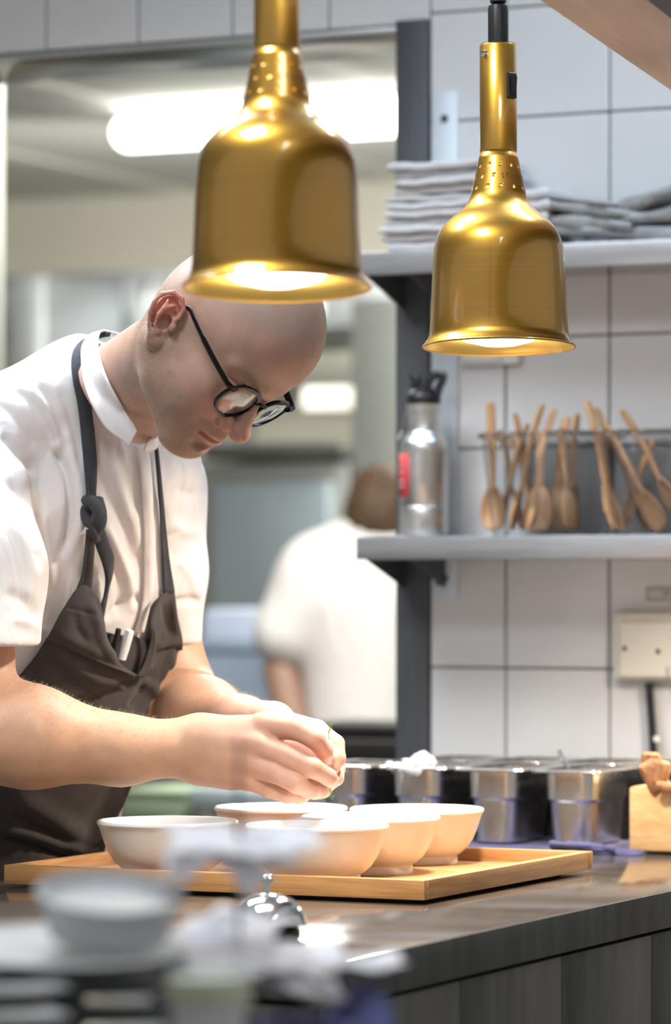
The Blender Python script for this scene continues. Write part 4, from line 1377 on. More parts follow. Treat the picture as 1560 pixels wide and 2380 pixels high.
def euler_head(y, p, r):
    cy, sy = math.cos(y), math.sin(y)
    F_ = np.array([sy, -cy, 0]); L_ = np.array([cy, sy, 0]); U_ = np.array([0, 0, 1.])
    F2 = F_ * math.cos(p) - U_ * math.sin(p); U2 = U_ * math.cos(p) + F_ * math.sin(p)
    L3 = L_ * math.cos(r) + U2 * math.sin(r); U3 = U2 * math.cos(r) - L_ * math.sin(r)
    return np.stack([F2, L3, U3], 1)


HEAD_R = euler_head(math.radians(52), math.radians(52), math.radians(-10))
_a = math.radians(5)
HEAD_R = np.array([[math.cos(_a), 0, math.sin(_a)], [0, 1, 0], [-math.sin(_a), 0, math.cos(_a)]]) @ HEAD_R
HEAD_Y = 4.2
HEAD_S = 1.05
HEAD_O = A(488, 788, HEAD_Y)


def h2w(P): return HEAD_O + HEAD_S * (np.atleast_2d(P) @ HEAD_R.T)
def w2h(p): return (np.asarray(p) - HEAD_O) @ HEAD_R / HEAD_S


NECK0 = A(262, 905, 4.435)           # where the neck enters the collar
NECK1 = A(190, 960, 4.47)
f = Field((-.26, -.13, -.20), (.15, .115, .15), .0016)
nb, nb1 = w2h(NECK0), w2h(NECK1)
# neck
f.cone((-.012, 0, -.040), nb + np.array([.012, 0, -.012]), .052, .060, .03)
f.cone(nb, nb1, .056, .040, .01)
# skull
f.ell((.002, 0, .045), (.086, .075, .088), .02)
f.ell((.036, 0, .060), (.060, .065, .060), .03)
f.ell((-.026, 0, .010), (.050, .062, .054), .03)
# face block, jaw, chin
f.ell((.040, 0, -.024), (.052, .058, .062), .03)
for s_ in (-1, 1):
    f.cone((.004, s_ * .054, -.028), (.024, s_ * .045, -.052), .013, .012, .03)
    f.cone((.024, s_ * .045, -.052), (.074, s_ * .016, -.078), .013, .018, .03)
    f.ell((.052, s_ * .045, -.010), (.028, .018, .018), .02)                       # cheekbone
    f.ell((.055, s_ * .036, -.038), (.030, .022, .026), .02)                       # cheek
    f.cone((.0905, s_ * .010, .033), (.070, s_ * .048, .034), .0090, .0062, .014)   # brow ridge
f.ell((.078, 0, -.077), (.021, .024, .015), .02)
f.ell((.078, 0, -.048), (.026, .032, .028), .02)
for s_ in (-1, 1):
    f.ell((.092, s_ * .033, .012), (.017, .0175, .0125), .010, op='s')              # eye socket
    f.ell((.074, s_ * .032, .0125), (.0135, .0150, .0130), .004)                    # lid over the eyeball
    f.chain([(.0775, s_ * .019, .0065), (.0880, s_ * .031, .0040), (.0795, s_ * .045, .0070)], .0011, .002, op='s')
    f.chain([(.0800, s_ * .020, .0225), (.0860, s_ * .032, .0215), (.0760, s_ * .046, .0195)], .0010, .003, op='s')
# nose
f.cone((.088, 0, .018), (.1115, 0, -.0160), .0085, .0105, .010)
f.ell((.1145, 0, -.0185), (.0115, .0120, .0102), .007)
for s_ in (-1, 1):
    f.ell((.1000, s_ * .0158, -.0205), (.0128, .0078, .0100), .003)
    f.ell((.1060, s_ * .0070, -.0285), (.0048, .0032, .0024), .003, op='s')
    f.chain([(.0965, s_ * .0215, -.0105), (.0885, s_ * .0238, -.018), (.0900, s_ * .0220, -.029)], .0019, .004, op='s')
    f.chain([(.0900, s_ * .0215, -.024), (.080, s_ * .033, -.040)], .0014, .012, op='s')
# lips and philtrum
f.chain([(.0905, -.0250, -.0478), (.0990, -.010, -.0442), (.1002, 0, -.0448), (.0990, .010, -.0442), (.0905, .0250, -.0478)], [.0022, .0042, .0046, .0042, .0022], .006)
f.chain([(.0905, -.0240, -.0502), (.0975, -.010, -.0528), (.0985, 0, -.0533), (.0975, .010, -.0528), (.0905, .0240, -.0502)], [.0022, .0046, .0052, .0046, .0022], .006)
f.ell((.1000, 0, -.0635), (.006, .018, .004), .010, op='s')
for s_ in (-1, 1): f.ell((.080, s_ * .025, -.010), (.014, .013, .018), .015)
# ears
for s_ in (-1, 1):
    eb = np.array([-.86, s_ * .50, .0]); eu = np.array([-.40, s_ * .16, .90])
    eb -= eu * (eb @ eu) / (eu @ eu); eb /= np.linalg.norm(eb); eu /= np.linalg.norm(eu)
    en = np.cross(eu, eb) * s_
    if en[1] * s_ < 0: en = -en
    ec = np.array([-.006, s_ * .0800, -.003])
    E_ = lambda a, b, c=0.0: ec + .90 * (a * eb + b * eu + c * en)
    Re = np.stack([eb, eu, en], 1)
    f.ell(E_(.006, .004, -.003), (.0150, .0255, .0030), .005, Re)
    f.ell(E_(.001, .000, -.009), (.010, .017, .009), .008, Re)
    f.chain([E_(-.006, .002, .001), E_(-.0115, .010, .002), E_(-.0120, .022, .002), E_(-.004, .0330, .0025), E_(.008, .0350, .003), E_(.0190, .027, .0035), E_(.0230, .014, .0035), E_(.0220, .000, .0030), E_(.0170, -.013, .0025), E_(.010, -.023, .002)],
            [.0026, .0027, .0028, .0029, .0030, .0030, .0029, .0027, .0026, .0036], .0012, .001)
    f.ell(E_(.003, -.0285, .001), (.0085, .0080, .0036), .004, Re)
    f.chain([E_(.001, .020, .002), E_(.0090, .013, .0035), E_(.0120, .003, .0042), E_(.0095, -.010, .0040), E_(.003, -.018, .003)], [.0020, .0027, .0029, .0028, .0024], .0022, .001)
    f.chain([E_(.0090, .013, .0030), E_(.0095, .023, .0020)], [.0025, .0018], .0025)
    f.ell(E_(.0010, -.003, .004), (.0076, .0100, .0100), .0016, Re, op='s')
    f.ell(E_(-.0035, .011, .005), (.0055, .0042, .0075), .0016, Re, op='s')
    f.chain([E_(.000, .028, .003), E_(.010, .028, .004), E_(.0170, .019, .004), E_(.0178, .005, .0035), E_(.014, -.008, .003)], [.0018, .0024, .0026, .0024, .0016], .0016, op='s')
    f.ell(E_(-.0100, -.004, .002), (.0042, .0062, .0040), .003, Re)
    f.ell(E_(.0055, -.0175, .002), (.0044, .0040, .0036), .002, Re)
# the collar hides where the neck ends
_q0, _q1, _q2 = A(222, 786, 4.465), A(255, 962, 4.335), A(355, 1062, 4.36)
_m = np.cross(_q1 - _q0, _q2 - _q0); _m /= np.linalg.norm(_m)
if _m @ (HEAD_O - _q0) < 0: _m = -_m
NECK_CUT = (_q0 - .010 * _m, _m)
# neck tendon
f.cone((-.008, -.052, -.036), w2h(A(335, 1000, 4.36)), .010, .009, .03)
f.half(w2h(NECK_CUT[0]), -(NECK_CUT[1] @ HEAD_R))
V, Fc = f.mesh()
V = relax(V, Fc, 1, .4)
_hn = vnormals(V, Fc)
V = V - _hn * (.0030 * np.exp(-((V[:, 2] + .0487) / .0017) ** 2) * sstep(.0290, .0240, np.abs(V[:, 1])) * sstep(.072, .080, V[:, 0]))[:, None]
HV = V.copy()
# skin tone masks in the head's own coordinates: stubble, ear, lips, nose and cheek flush
x, y, z = V.T
ear_c = np.exp(-(((x + .010) / .026) ** 2 + ((np.abs(y) - .088) / .012) ** 2 + ((z - .008) / .036) ** 2) ** 2)
line_mouth = -.0487 - .0 * x
lip = sstep(.0072, .0030, np.abs(z - line_mouth)) * sstep(.026, .020, np.abs(y)) * sstep(.076, .082, x)
slit = sstep(.0032, .0016, np.abs(z - line_mouth - .0006)) * sstep(.0285, .025, np.abs(y)) * sstep(.074, .080, x)
nose = np.exp(-(((x - .112) / .020) ** 2 + (y / .020) ** 2 + ((z + .020) / .016) ** 2))
cheek = np.exp(-(((x - .075) / .030) ** 2 + ((np.abs(y) - .042) / .022) ** 2 + ((z + .018) / .026) ** 2))
beard = sstep(-.020, -.042, z - .35 * np.maximum(0, .05 - x)) * sstep(-.035, .0, x + .35 * (z + .13)) * (1 - .95 * lip)
side = sstep(.045, .015, x) * sstep(.045, .062, np.abs(y)) * sstep(.03, -.02, z) * sstep(-.075, -.02, z) * sstep(-.015, .008, x)
beard = np.clip(np.maximum(beard, side * .8), 0, 1)
scalp = sstep(.035, .070, z + .55 * np.clip(-x, -.1, .1)) + sstep(-.005, -.04, x) * sstep(-.06, -.03, z)
scalp = np.clip(scalp, 0, 1) * (1 - ear_c)
SK = np.array([.46, .280, .212])  # head skin darker than the arms, for the dimmer light on it
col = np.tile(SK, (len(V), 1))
def mix(col, c, m): return col + (np.array(c) - col) * m[:, None]
col = mix(col, (.52, .255, .19), cheek * .7)
col = mix(col, (.56, .235, .175), nose * .75)
col = mix(col, (.66, .235, .165), ear_c * .72)
col = mix(col, (.34, .225, .16), beard * .60)
col = mix(col, (.37, .29, .245), scalp * .5)
col = mix(col, (.53, .22, .18), lip * .55)
col = mix(col, (.22, .05, .045), slit * .8)
brow = np.exp(-(((z - .0385 - .05 * np.maximum(0, .08 - x)) / .0042) ** 2)) * sstep(.010, .014, np.abs(y)) * sstep(.054, .046, np.abs(y)) * sstep(.055, .065, x)
col = mix(col, (.33, .22, .15), brow * .55)
stub = np.clip(beard * .9 + scalp * .55 + brow * .6, 0, 1)
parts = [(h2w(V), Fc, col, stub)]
HEADB = BVHTree.FromPolygons([tuple(v) for v in parts[0][0]], [tuple(q) for q in Fc])

# ---- arms and hands
WRIST_R = A(462, 1738, 4.255)
ELB_R = A(-62, 1700, 4.215)
SHO_R = A(-95, 1062, 4.37)


def finger(fld, pts, rad, k=.0018):
    fld.chain(pts, rad, k, .003)


fr = Field((-.475, 4.08, 1.025), (.022, 4.42, 1.27), .0017)
fr.cone(SHO_R, ELB_R, .056, .052, .0)
fr.cone(ELB_R, A(70, 1712, 4.225), .0525, .0575, .03)
fr.cone(A(70, 1712, 4.225), A(280, 1743, 4.245), .0570, .0385, .02)
fr.cone(A(280, 1743, 4.245), WRIST_R, .0385, .0315, .02)
fr.ell(A(462, 1738, 4.258), (.040, .026, .0325), .02)
# metacarpus: four rays fanning out of the wrist plus the heel of the hand
mc = [(A(622, 1690, 4.232), .0150), (A(606, 1735, 4.222), .0155), (A(590, 1775, 4.226), .0150), (A(574, 1810, 4.238), .0140)]
w0 = [A(470, 1712, 4.250), A(470, 1730, 4.248), A(470, 1752, 4.250), A(472, 1775, 4.256)]
for (m_, r_), w_ in zip(mc, w0): fr.cone(w_, m_, .0245, r_, .016)
fr.ell(A(545, 1765, 4.268), (.042, .020, .036), .015)
fr.ell(A(632, 1712, 4.238), (.016, .008, .012), .010)
fr.ell(A(618, 1752, 4.230), (.014, .008, .010), .010)
fr.ell(A(600, 1792, 4.236), (.014, .008, .010), .010)
fr.cone(A(500, 1715, 4.275), A(590, 1712, 4.295), .020, .017, .012)
# fingers of the right hand
finger(fr, [A(612, 1686, 4.233), A(690, 1695, 4.212), A(731, 1717, 4.205), A(754, 1745, 4.222), A(757, 1762, 4.243)], [.0160, .0128, .0118, .0100, .0086], .004)
finger(fr, [A(600, 1733, 4.222), A(665, 1755, 4.203), A(727, 1785, 4.193), A(763, 1806, 4.206), A(772, 1815, 4.225)], [.0160, .0126, .0118, .0100, .0088], .003)
finger(fr, [A(586, 1772, 4.226), A(640, 1795, 4.208), A(690, 1820, 4.198), A(722, 1836, 4.210), A(733, 1842, 4.228)], [.0158, .0126, .0121, .0101, .0088], .003)
finger(fr, [A(572, 1806, 4.238), A(625, 1832, 4.226), A(668, 1846, 4.220), A(696, 1850, 4.230), A(706, 1850, 4.246)], [.0142, .0110, .0102, .0090, .0078], .003)
finger(fr, [A(590, 1712, 4.296), A(650, 1722, 4.300), A(705, 1742, 4.285), A(742, 1762, 4.266)], [.0165, .0125, .0110, .0090], .006)
# tendon ridges, knuckle bumps
for (m_, r_), w_ in zip(mc[1:], w0[1:]): fr.cone(w_ + (m_ - w_) * .35 + np.array([0, -.010, .004]), m_ + np.array([0, -.006, .002]), .008, .0085, .010)
V, Fc = fr.mesh(); V = relax(V, Fc, 1, .4)


def arm_col(V, seed, palm_y):
    P = to_px(V)
    c = np.tile(np.array([.57, .335, .22]), (len(V), 1))
    hand = sstep(430, 560, P[:, 0])
    c = mix(c, (.60, .345, .26), hand * .8)
    tips = sstep(690, 760, P[:, 0])
    c = mix(c, (.62, .32, .25), tips * .5)
    return c


parts.append((V, Fc, arm_col(V, 1, 0), np.zeros(len(V))))

SHO_L = A(368, 1135, 4.64)
ELB_L = A(396, 1640, 4.625)
WRIST_L = A(630, 1688, 4.375)
fl = Field((-.285, 4.19, 1.02), (.03, 4.78, 1.29), .0018)
fl.cone(SHO_L, ELB_L, .044, .044, 0)
fl.cone(ELB_L, A(468, 1668, 4.565), .046, .046, .06)
fl.cone(A(468, 1668, 4.565), A(560, 1692, 4.465), .046, .036, .03)
fl.cone(A(560, 1692, 4.465), WRIST_L, .036, .030, .02)
lm = [(A(690, 1700, 4.325), .0150), (A(680, 1735, 4.335), .0150), (A(672, 1765, 4.345), .0145), (A(660, 1790, 4.355), .0135)]
lw = [A(640, 1682, 4.362), A(635, 1695, 4.365), A(630, 1710, 4.37), A(628, 1722, 4.372)]
for (m_, r_), w_ in zip(lm, lw): fl.cone(w_, m_, .021, r_, .014)
finger(fl, [A(668, 1683, 4.330), A(735, 1700, 4.308), A(778, 1730, 4.288), A(783, 1762, 4.278), A(772, 1785, 4.270)], [.0150, .0140, .0118, .0105, .0088], .004)
finger(fl, [A(680, 1735, 4.335), A(742, 1752, 4.320), A(782, 1785, 4.300), A(781, 1808, 4.285), A(772, 1818, 4.278)], [.0140, .0115, .0105, .0092, .0082], .002)
finger(fl, [A(672, 1765, 4.345), A(728, 1782, 4.325), A(763, 1818, 4.300), A(752, 1836, 4.286), A(744, 1842, 4.280)], [.0138, .0112, .0102, .0090, .0080], .002)
finger(fl, [A(660, 1790, 4.355), A(705, 1802, 4.340), A(735, 1828, 4.320), A(728, 1842, 4.308)], [.0125, .0100, .0090, .0075], .002)
finger(fl, [A(665, 1690, 4.315), A(710, 1705, 4.288), A(748, 1735, 4.268), A(762, 1760, 4.262)], [.0150, .0118, .0105, .0085], .005)
# skin creases over the bent left index finger
for a_, b_ in (((744, 1700), (768, 1688)), ((760, 1724), (785, 1709)), ((768, 1735), (800, 1732))):
    fl.cone(A(a_[0], a_[1], 4.283), A(b_[0], b_[1], 4.285), .0012, .0010, .003, 's')
V, Fc = fl.mesh(); V = relax(V, Fc, 1, .4)
parts.append((V, Fc, arm_col(V, 2, 0), np.zeros(len(V))))

# torso and legs that the clothes cover
CH = A(170, 1190, 4.535)
BE = A(85, 1640, 4.61)
PH = math.radians(55)
tF = np.array([math.sin(PH), -math.cos(PH), 0]); tL = np.array([math.cos(PH), math.sin(PH), 0]); tU = np.array([0, 0, 1.])
lean = math.radians(20)
tF2 = tF * math.cos(lean) - tU * math.sin(lean); tU2 = tU * math.cos(lean) + tF * math.sin(lean)
RT = np.stack([tF2, tL, tU2], 1)
ft = Field((-.80, 4.05, -.02), (-.02, 5.05, 1.60), .011)
ft.ell(CH - .02 * tU2, (.112, .165, .185), .04, RT)
ft.ell(BE, (.115, .155, .22), .06, RT)
ft.cone(A(330, 888, 4.345), NECK1 + np.array([.02, 0, 0]), .034, .034)
ft.cone(NECK1 + np.array([.02, 0, 0]), CH + .10 * tU2, .034, .07, .03)
for s_, sh in ((-1, SHO_R), (1, SHO_L)): ft.cone(sh, CH + .12 * tU2 + s_ * .05 * tL, .040, .06, .03)
HIP = A(5, 2050, 4.68)
for _s, _e, _r in ((SHO_R, ELB_R, .040), (SHO_L, ELB_L, .032)): ft.cone(_s, _s + (_e - _s) * .85, _r, _r)
ft.ell(HIP, (.12, .165, .14), .06, RT)
for s_ in (-1, 1):
    hp = HIP + s_ * .085 * tL - np.array([0, 0, .02])
    kn = np.array([hp[0] + .03, hp[1], .50]); an = np.array([hp[0] - .02, hp[1] + .03, .09])
    ft.chain([hp, kn, an], [.085, .058, .042], .03)
    ft.cone(an + np.array([0, 0, -.045]), an + .15 * tF + np.array([0, 0, -.055]), .036, .03, .02)
V, Fc = ft.mesh()
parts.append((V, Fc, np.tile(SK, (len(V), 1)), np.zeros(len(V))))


def skin_mat():
    m, nt, p, N, L = nodes_of('skin')
    at_ = N.new('ShaderNodeVertexColor'); at_.layer_name = 'tone'
    a2 = N.new('ShaderNodeAttribute'); a2.attribute_name = 'stubble'
    tc = N.new('ShaderNodeTexCoord')
    n1 = N.new('ShaderNodeTexNoise'); n1.inputs['Scale'].default_value = 900; n1.inputs['Detail'].default_value = 2
    n2 = N.new('ShaderNodeTexNoise'); n2.inputs['Scale'].default_value = 38; n2.inputs['Detail'].default_value = 4
    L.new(tc.outputs['Object'], n1.inputs['Vector']); L.new(tc.outputs['Object'], n2.inputs['Vector'])
    r1 = N.new('ShaderNodeMapRange'); r1.inputs['From Min'].default_value = .48; r1.inputs['From Max'].default_value = .66
    L.new(n1.outputs['Fac'], r1.inputs['Value'])
    mu = N.new('ShaderNodeMath'); mu.operation = 'MULTIPLY'; L.new(r1.outputs['Result'], mu.inputs[0]); L.new(a2.outputs['Fac'], mu.inputs[1])
    mu2 = N.new('ShaderNodeMath'); mu2.operation = 'MULTIPLY'; mu2.inputs[1].default_value = .55; L.new(mu.outputs[0], mu2.inputs[0])
    mx = N.new('ShaderNodeMix'); mx.data_type = 'RGBA'; mx.inputs['B'].default_value = (.20, .13, .09, 1)
    L.new(mu2.outputs[0], mx.inputs['Factor']); L.new(at_.outputs['Color'], mx.inputs['A'])
    r2 = N.new('ShaderNodeMapRange'); r2.inputs['From Min'].default_value = .3; r2.inputs['From Max'].default_value = .7; r2.inputs['To Min'].default_value = .90; r2.inputs['To Max'].default_value = 1.07
    L.new(n2.outputs['Fac'], r2.inputs['Value'])
    m2 = N.new('ShaderNodeMix'); m2.data_type = 'RGBA'; m2.blend_type = 'MULTIPLY'; m2.inputs['Factor'].default_value = 1
    L.new(mx.outputs['Result'], m2.inputs['A']); L.new(r2.outputs['Result'], m2.inputs['B'])
    L.new(m2.outputs['Result'], p.inputs['Base Color'])
    p.inputs['Roughness'].default_value = .50
    p.inputs['Specular IOR Level'].default_value = .42
    p.inputs['Subsurface Weight'].default_value = .18
    p.inputs['Subsurface Radius'].default_value = (1, .32, .16)
    p.inputs['Subsurface Scale'].default_value = .010
    bp = N.new('ShaderNodeBump'); bp.inputs['Strength'].default_value = .34; bp.inputs['Distance'].default_value = .0012
    n3 = N.new('ShaderNodeTexNoise'); n3.inputs['Scale'].default_value = 420; n3.inputs['Detail'].default_value = 3
    L.new(tc.outputs['Object'], n3.inputs['Vector']); L.new(n3.outputs['Fac'], bp.inputs['Height']); r4 = N.new('ShaderNodeMapRange'); r4.inputs['To Min'].default_value = .13; r4.inputs['To Max'].default_value = .42; L.new(a2.outputs['Fac'], r4.inputs['Value']); L.new(r4.outputs['Result'], bp.inputs['Strength']); L.new(bp.outputs['Normal'], p.inputs['Normal'])
    return m


M['skin'] = skin_mat()
cook = empty('person', (float(HIP[0]), float(HIP[1]), 0), 0)
tag(cook, 'shaven-headed cook in black glasses, white jacket and dark apron, bending over the bowls', 'person')
PI_ = Matrix.Translation((-float(HIP[0]), -float(HIP[1]), 0))


def wear(name, me, m, parent=cook):
    """world-space mesh hung under the cook"""
    me.transform(PI_)
    return link(name, me, m, parent)


def skin_mesh(name, parts):
    off = 0
    VV, FF, CC, SS = [], [], [], []
    for v, f_, c, s in parts:
        VV.append(v); FF.append(f_ + off); CC.append(c); SS.append(s); off += len(v)
    VV, FF, CC, SS = np.concatenate(VV), np.concatenate(FF), np.concatenate(CC), np.concatenate(SS)
    me = np_mesh(name, VV, FF)
    ca = me.color_attributes.new('tone', 'FLOAT_COLOR', 'POINT')
    ca.data.foreach_set('color', np.concatenate([CC, np.ones((len(CC), 1))], 1).astype(np.float32).ravel())
    fa = me.attributes.new('stubble', 'FLOAT', 'POINT'); fa.data.foreach_set('value', SS.astype(np.float32))
    return me


def fuse(parts):
    """one closed skin out of head, arms and torso"""
    obs = []
    for p in parts:
        o = bpy.data.objects.new('skin_piece', skin_mesh('skin_piece', [p])); COL.objects.link(o); obs.append(o)
    base = obs[-1]
    for o in obs[:-1]:
        md = base.modifiers.new('union', 'BOOLEAN'); md.operation = 'UNION'; md.object = o; md.solver = 'MANIFOLD'
    me = bpy.data.meshes.new_from_object(base.evaluated_get(bpy.context.evaluated_depsgraph_get()))
    for o in obs:
        d_ = o.data; bpy.data.objects.remove(o); bpy.data.meshes.remove(d_)
    # drop the stray pockets inside, keep the one outer skin
    n = len(me.vertices)
    E = np.empty(len(me.edges) * 2, np.int32); me.edges.foreach_get('vertices', E); E = E.reshape(-1, 2)
    lab = np.arange(n)
    while True:
        m_ = np.minimum(lab[E[:, 0]], lab[E[:, 1]])
        new = lab.copy()
        np.minimum.at(new, E[:, 0], m_); np.minimum.at(new, E[:, 1], m_)
        new = new[new]
        if (new == lab).all(): break
        lab = new
    big = np.bincount(lab).argmax()
    bm = bmesh.new(); bm.from_mesh(me)
    bm.verts.ensure_lookup_table()
    bmesh.ops.delete(bm, geom=[bm.verts[int(i)] for i in np.nonzero(lab != big)[0]], context='VERTS')
    bm.to_mesh(me); bm.free()
    me.name = 'body'; me.materials.clear(); me.shade_smooth()
    return me


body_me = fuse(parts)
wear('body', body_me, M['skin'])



def hairs(name, V, N, mask, count, length, rad, flow, seed, m, parent):
    """short single hairs grown from the skin, joined as one tuft"""
    rnd = np.random.RandomState(seed)
    ids = rnd.choice(len(V), count, p=mask / mask.sum())
    base = V[ids] + rnd.normal(0, .0006, (count, 3))
    d = N[ids] * 1.0 + np.array(flow) * rnd.uniform(.3, 1.0, (count, 1)) + rnd.normal(0, .22, (count, 3))
    d /= np.linalg.norm(d, axis=1)[:, None]
    ln = length * rnd.uniform(.55, 1.15, (count, 1))
    s1 = np.cross(d, np.array([.3, .2, .9])); s1 /= np.linalg.norm(s1, axis=1)[:, None]
    s2 = np.cross(d, s1)
    P0 = base - N[ids] * .0004
    ring = [P0 + rad * (math.cos(a_) * s1 + math.sin(a_) * s2) for a_ in (0, 2.094, 4.189)]
    tip = P0 + d * ln
    VV = np.stack(ring + [tip], 1).reshape(-1, 3)
    k = np.arange(count)[:, None] * 4
    FF = np.concatenate([k + np.array([[0, 1, 3]]), k + np.array([[1, 2, 3]]), k + np.array([[2, 0, 3]])])
    o = wear(name, np_mesh(name, VV, FF), m, parent)
    o['kind'] = 'stuff'
    return o


M['hair_brown'] = mat('stubble_hair', (.24, .15, .09), .5, var=.2, scale=300)
M['hair_fair'] = mat('fair_hair', (.42, .28, .17), .5, var=.2, scale=300)
_V, _F, _c, _s = parts[0]
hairs('beard_stubble', _V, vnormals(_V, _F), np.clip(beard - .15, 0, 1) ** 1.5 + 1e-9, 5200, .0026, .00013, (.1, 0, -.5), 4, M['hair_brown'], cook)
for pi_, x0_, x1_, seed_ in ((1, -30, 430, 8), (2, 400, 640, 9)):
    _V, _F, _c, _s = parts[pi_]
    _N = vnormals(_V, _F); _P = to_px(_V)
    mk = sstep(x0_, x0_ + 60, _P[:, 0]) * sstep(x1_, x1_ - 80, _P[:, 0]) * sstep(-.25, .5, _N[:, 2]) * sstep(1560, 1600, _P[:, 1])
    hairs('arm_hair', _V, _N, mk + 1e-9, 1500, .0062, .00010, (.8, 0, -.1), seed_, M['hair_fair'], cook)

# ---------------------------------------------------------------- the cook: jacket
M['jacket'] = mat('white_cotton', (.745, .715, .705), .85, var=.03, scale=60, bump=.22, bscale=900, sheen=.15)
M['apron'] = mat('dark_apron', (.042, .0345, .032), .9, var=.18, scale=50, bump=.30, bscale=900, sheen=.08)
M['strap'] = mat('dark_strap', (.032, .035, .044), .88, var=.15, scale=80, bump=.3, bscale=900, sheen=.08)
def wrinkle(m, scale, stretch, strength, dist):
    """broad soft creases on top of the weave bump"""
    nt = m.node_tree; N, L = nt.nodes, nt.links
    tc = N.new('ShaderNodeTexCoord'); mp = N.new('ShaderNodeMapping'); mp.inputs['Scale'].default_value = stretch; mp.inputs['Rotation'].default_value = (0, .5, .3)
    nz = N.new('ShaderNodeTexNoise'); nz.inputs['Scale'].default_value = scale; nz.inputs['Detail'].default_value = 2.5; nz.inputs['Distortion'].default_value = 1.2
    b2 = N.new('ShaderNodeBump'); b2.inputs['Strength'].default_value = strength; b2.inputs['Distance'].default_value = dist
    L.new(tc.outputs['Object'], mp.inputs['Vector']); L.new(mp.outputs['Vector'], nz.inputs['Vector']); L.new(nz.outputs['Fac'], b2.inputs['Height'])
    for n in list(N):
        if n.type == 'BUMP' and n != b2: L.new(b2.outputs['Normal'], n.inputs['Normal'])


wrinkle(M['jacket'], 9, (1.6, 1.6, .55), .55, .012)
wrinkle(M['apron'], 10, (1.2, 1.2, .8), .40, .008)
fj = Field((-.64, 4.10, .80), (-.12, 4.95, 1.61), .0037)
fj.ell(CH - .015 * tU2, (.135, .190, .205), .05, RT)
fj.ell(BE, (.130, .170, .24), .08, RT)
fj.ell(HIP, (.125, .17, .16), .06, RT)
fj.cone(A(195, 935, 4.475), CH + .08 * tU2, .075, .12, .05)
fj.cone(A(205, 880, 4.44), SHO_R + np.array([0, 0, .012]), .050, .064, .03)
fj.cone(A(235, 960, 4.50), SHO_L + np.array([-.006, 0, .004]), .056, .054, .03)
fj.cone(SHO_R, A(-78, 1330, 4.26), .074, .091, .03)
fj.cone(A(-78, 1330, 4.26), A(-82, 1520, 4.215), .091, .087, .02)
fj.cone(SHO_L, A(372, 1330, 4.600), .055, .056, .03)
fj.cone(A(372, 1330, 4.600), A(372, 1520, 4.630), .056, .0525, .02)
# sleeve hems: flat cut, hollow underneath
Xg = fj.ax[0][:, None, None]; Yg = fj.ax[1][None, :, None]; Zg = fj.ax[2][None, None, :]
arm_r = np.sqrt((Xg - A(-85, 1500, 4.22)[0]) ** 2 + (Yg - 4.22) ** 2) - .125
arm_l = np.sqrt((Xg - A(372, 1500, 4.55)[0]) ** 2 + (Yg - 4.62) ** 2) - .085
zr, zl_ = A(0, 1503, 4.16)[2], A(400, 1502, 4.50)[2]
fj.F = np.maximum(fj.F, -np.maximum(arm_r, (Zg - zr) - 0 * Xg).astype(np.float32) * 1.0) if False else fj.F
cutr = np.maximum(np.maximum(arm_r, Zg - zr), np.maximum(Xg - (A(98, 1500, 4.2)[0]), Yg - 4.335)).astype(np.float32)
fj.F = np.maximum(fj.F, -cutr)
cutl = np.maximum(np.maximum(arm_l, Zg - zl_), A(405, 1500, 4.55)[0] - Xg).astype(np.float32)
fj.F = np.maximum(fj.F, -cutl)
# neck opening
_s0, _s1, _s2 = A(212, 786, 4.465), A(245, 962, 4.335), A(345, 1062, 4.36)
_n = np.cross(_s1 - _s0, _s2 - _s0); _n /= np.linalg.norm(_n)
if _n @ (HEAD_O - _s0) < 0: _n = -_n
_c = A(279, 906, 4.40)
_pd = (Xg - _s0[0]) * _n[0] + (Yg - _s0[1]) * _n[1] + (Zg - _s0[2]) * _n[2]
_rx, _ry, _rz = Xg - _c[0], Yg - _c[1], Zg - _c[2]
_ax = _rx * _n[0] + _ry * _n[1] + _rz * _n[2]
_rad = np.sqrt(np.maximum(_rx ** 2 + _ry ** 2 + _rz ** 2 - _ax ** 2, 0)) - .125
fj.F = np.maximum(fj.F, -np.maximum(-_pd, _rad)).astype(np.float32)
V, Fc = fj.mesh()
V = relax(V, Fc, 3, .5)
N_ = vnormals(V, Fc)


def seg_dist(P, poly):
    best = np.full(len(P), 1e9); tt = np.zeros(len(P))
    poly = np.array(poly, float); n = len(poly) - 1
    for i in range(n):
        a, b = poly[i], poly[i + 1]
        ab = b - a
        t = np.clip(((P - a) @ ab) / (ab @ ab + 1e-9), 0, 1)
        d = np.linalg.norm(P - a - t[:, None] * ab, axis=1)
        m = d < best
        best[m] = d[m]; tt[m] = (i + t[m]) / n
    return best, tt


def fold(V, N, poly, w, amp, front=True):
    """ridge (amp > 0) or groove along a line drawn over the cloth"""
    P = to_px(V)
    d, t = seg_dist(P, smooth_path(poly, max(4, 4 * len(poly))))
    g = np.exp(-(d / w) ** 2) * np.clip(np.sin(np.pi * np.clip(t, .0, 1)) * 2.2, 0, 1)
    if front: g = g * sstep(.05, -.35, N[:, 1])
    return amp * g


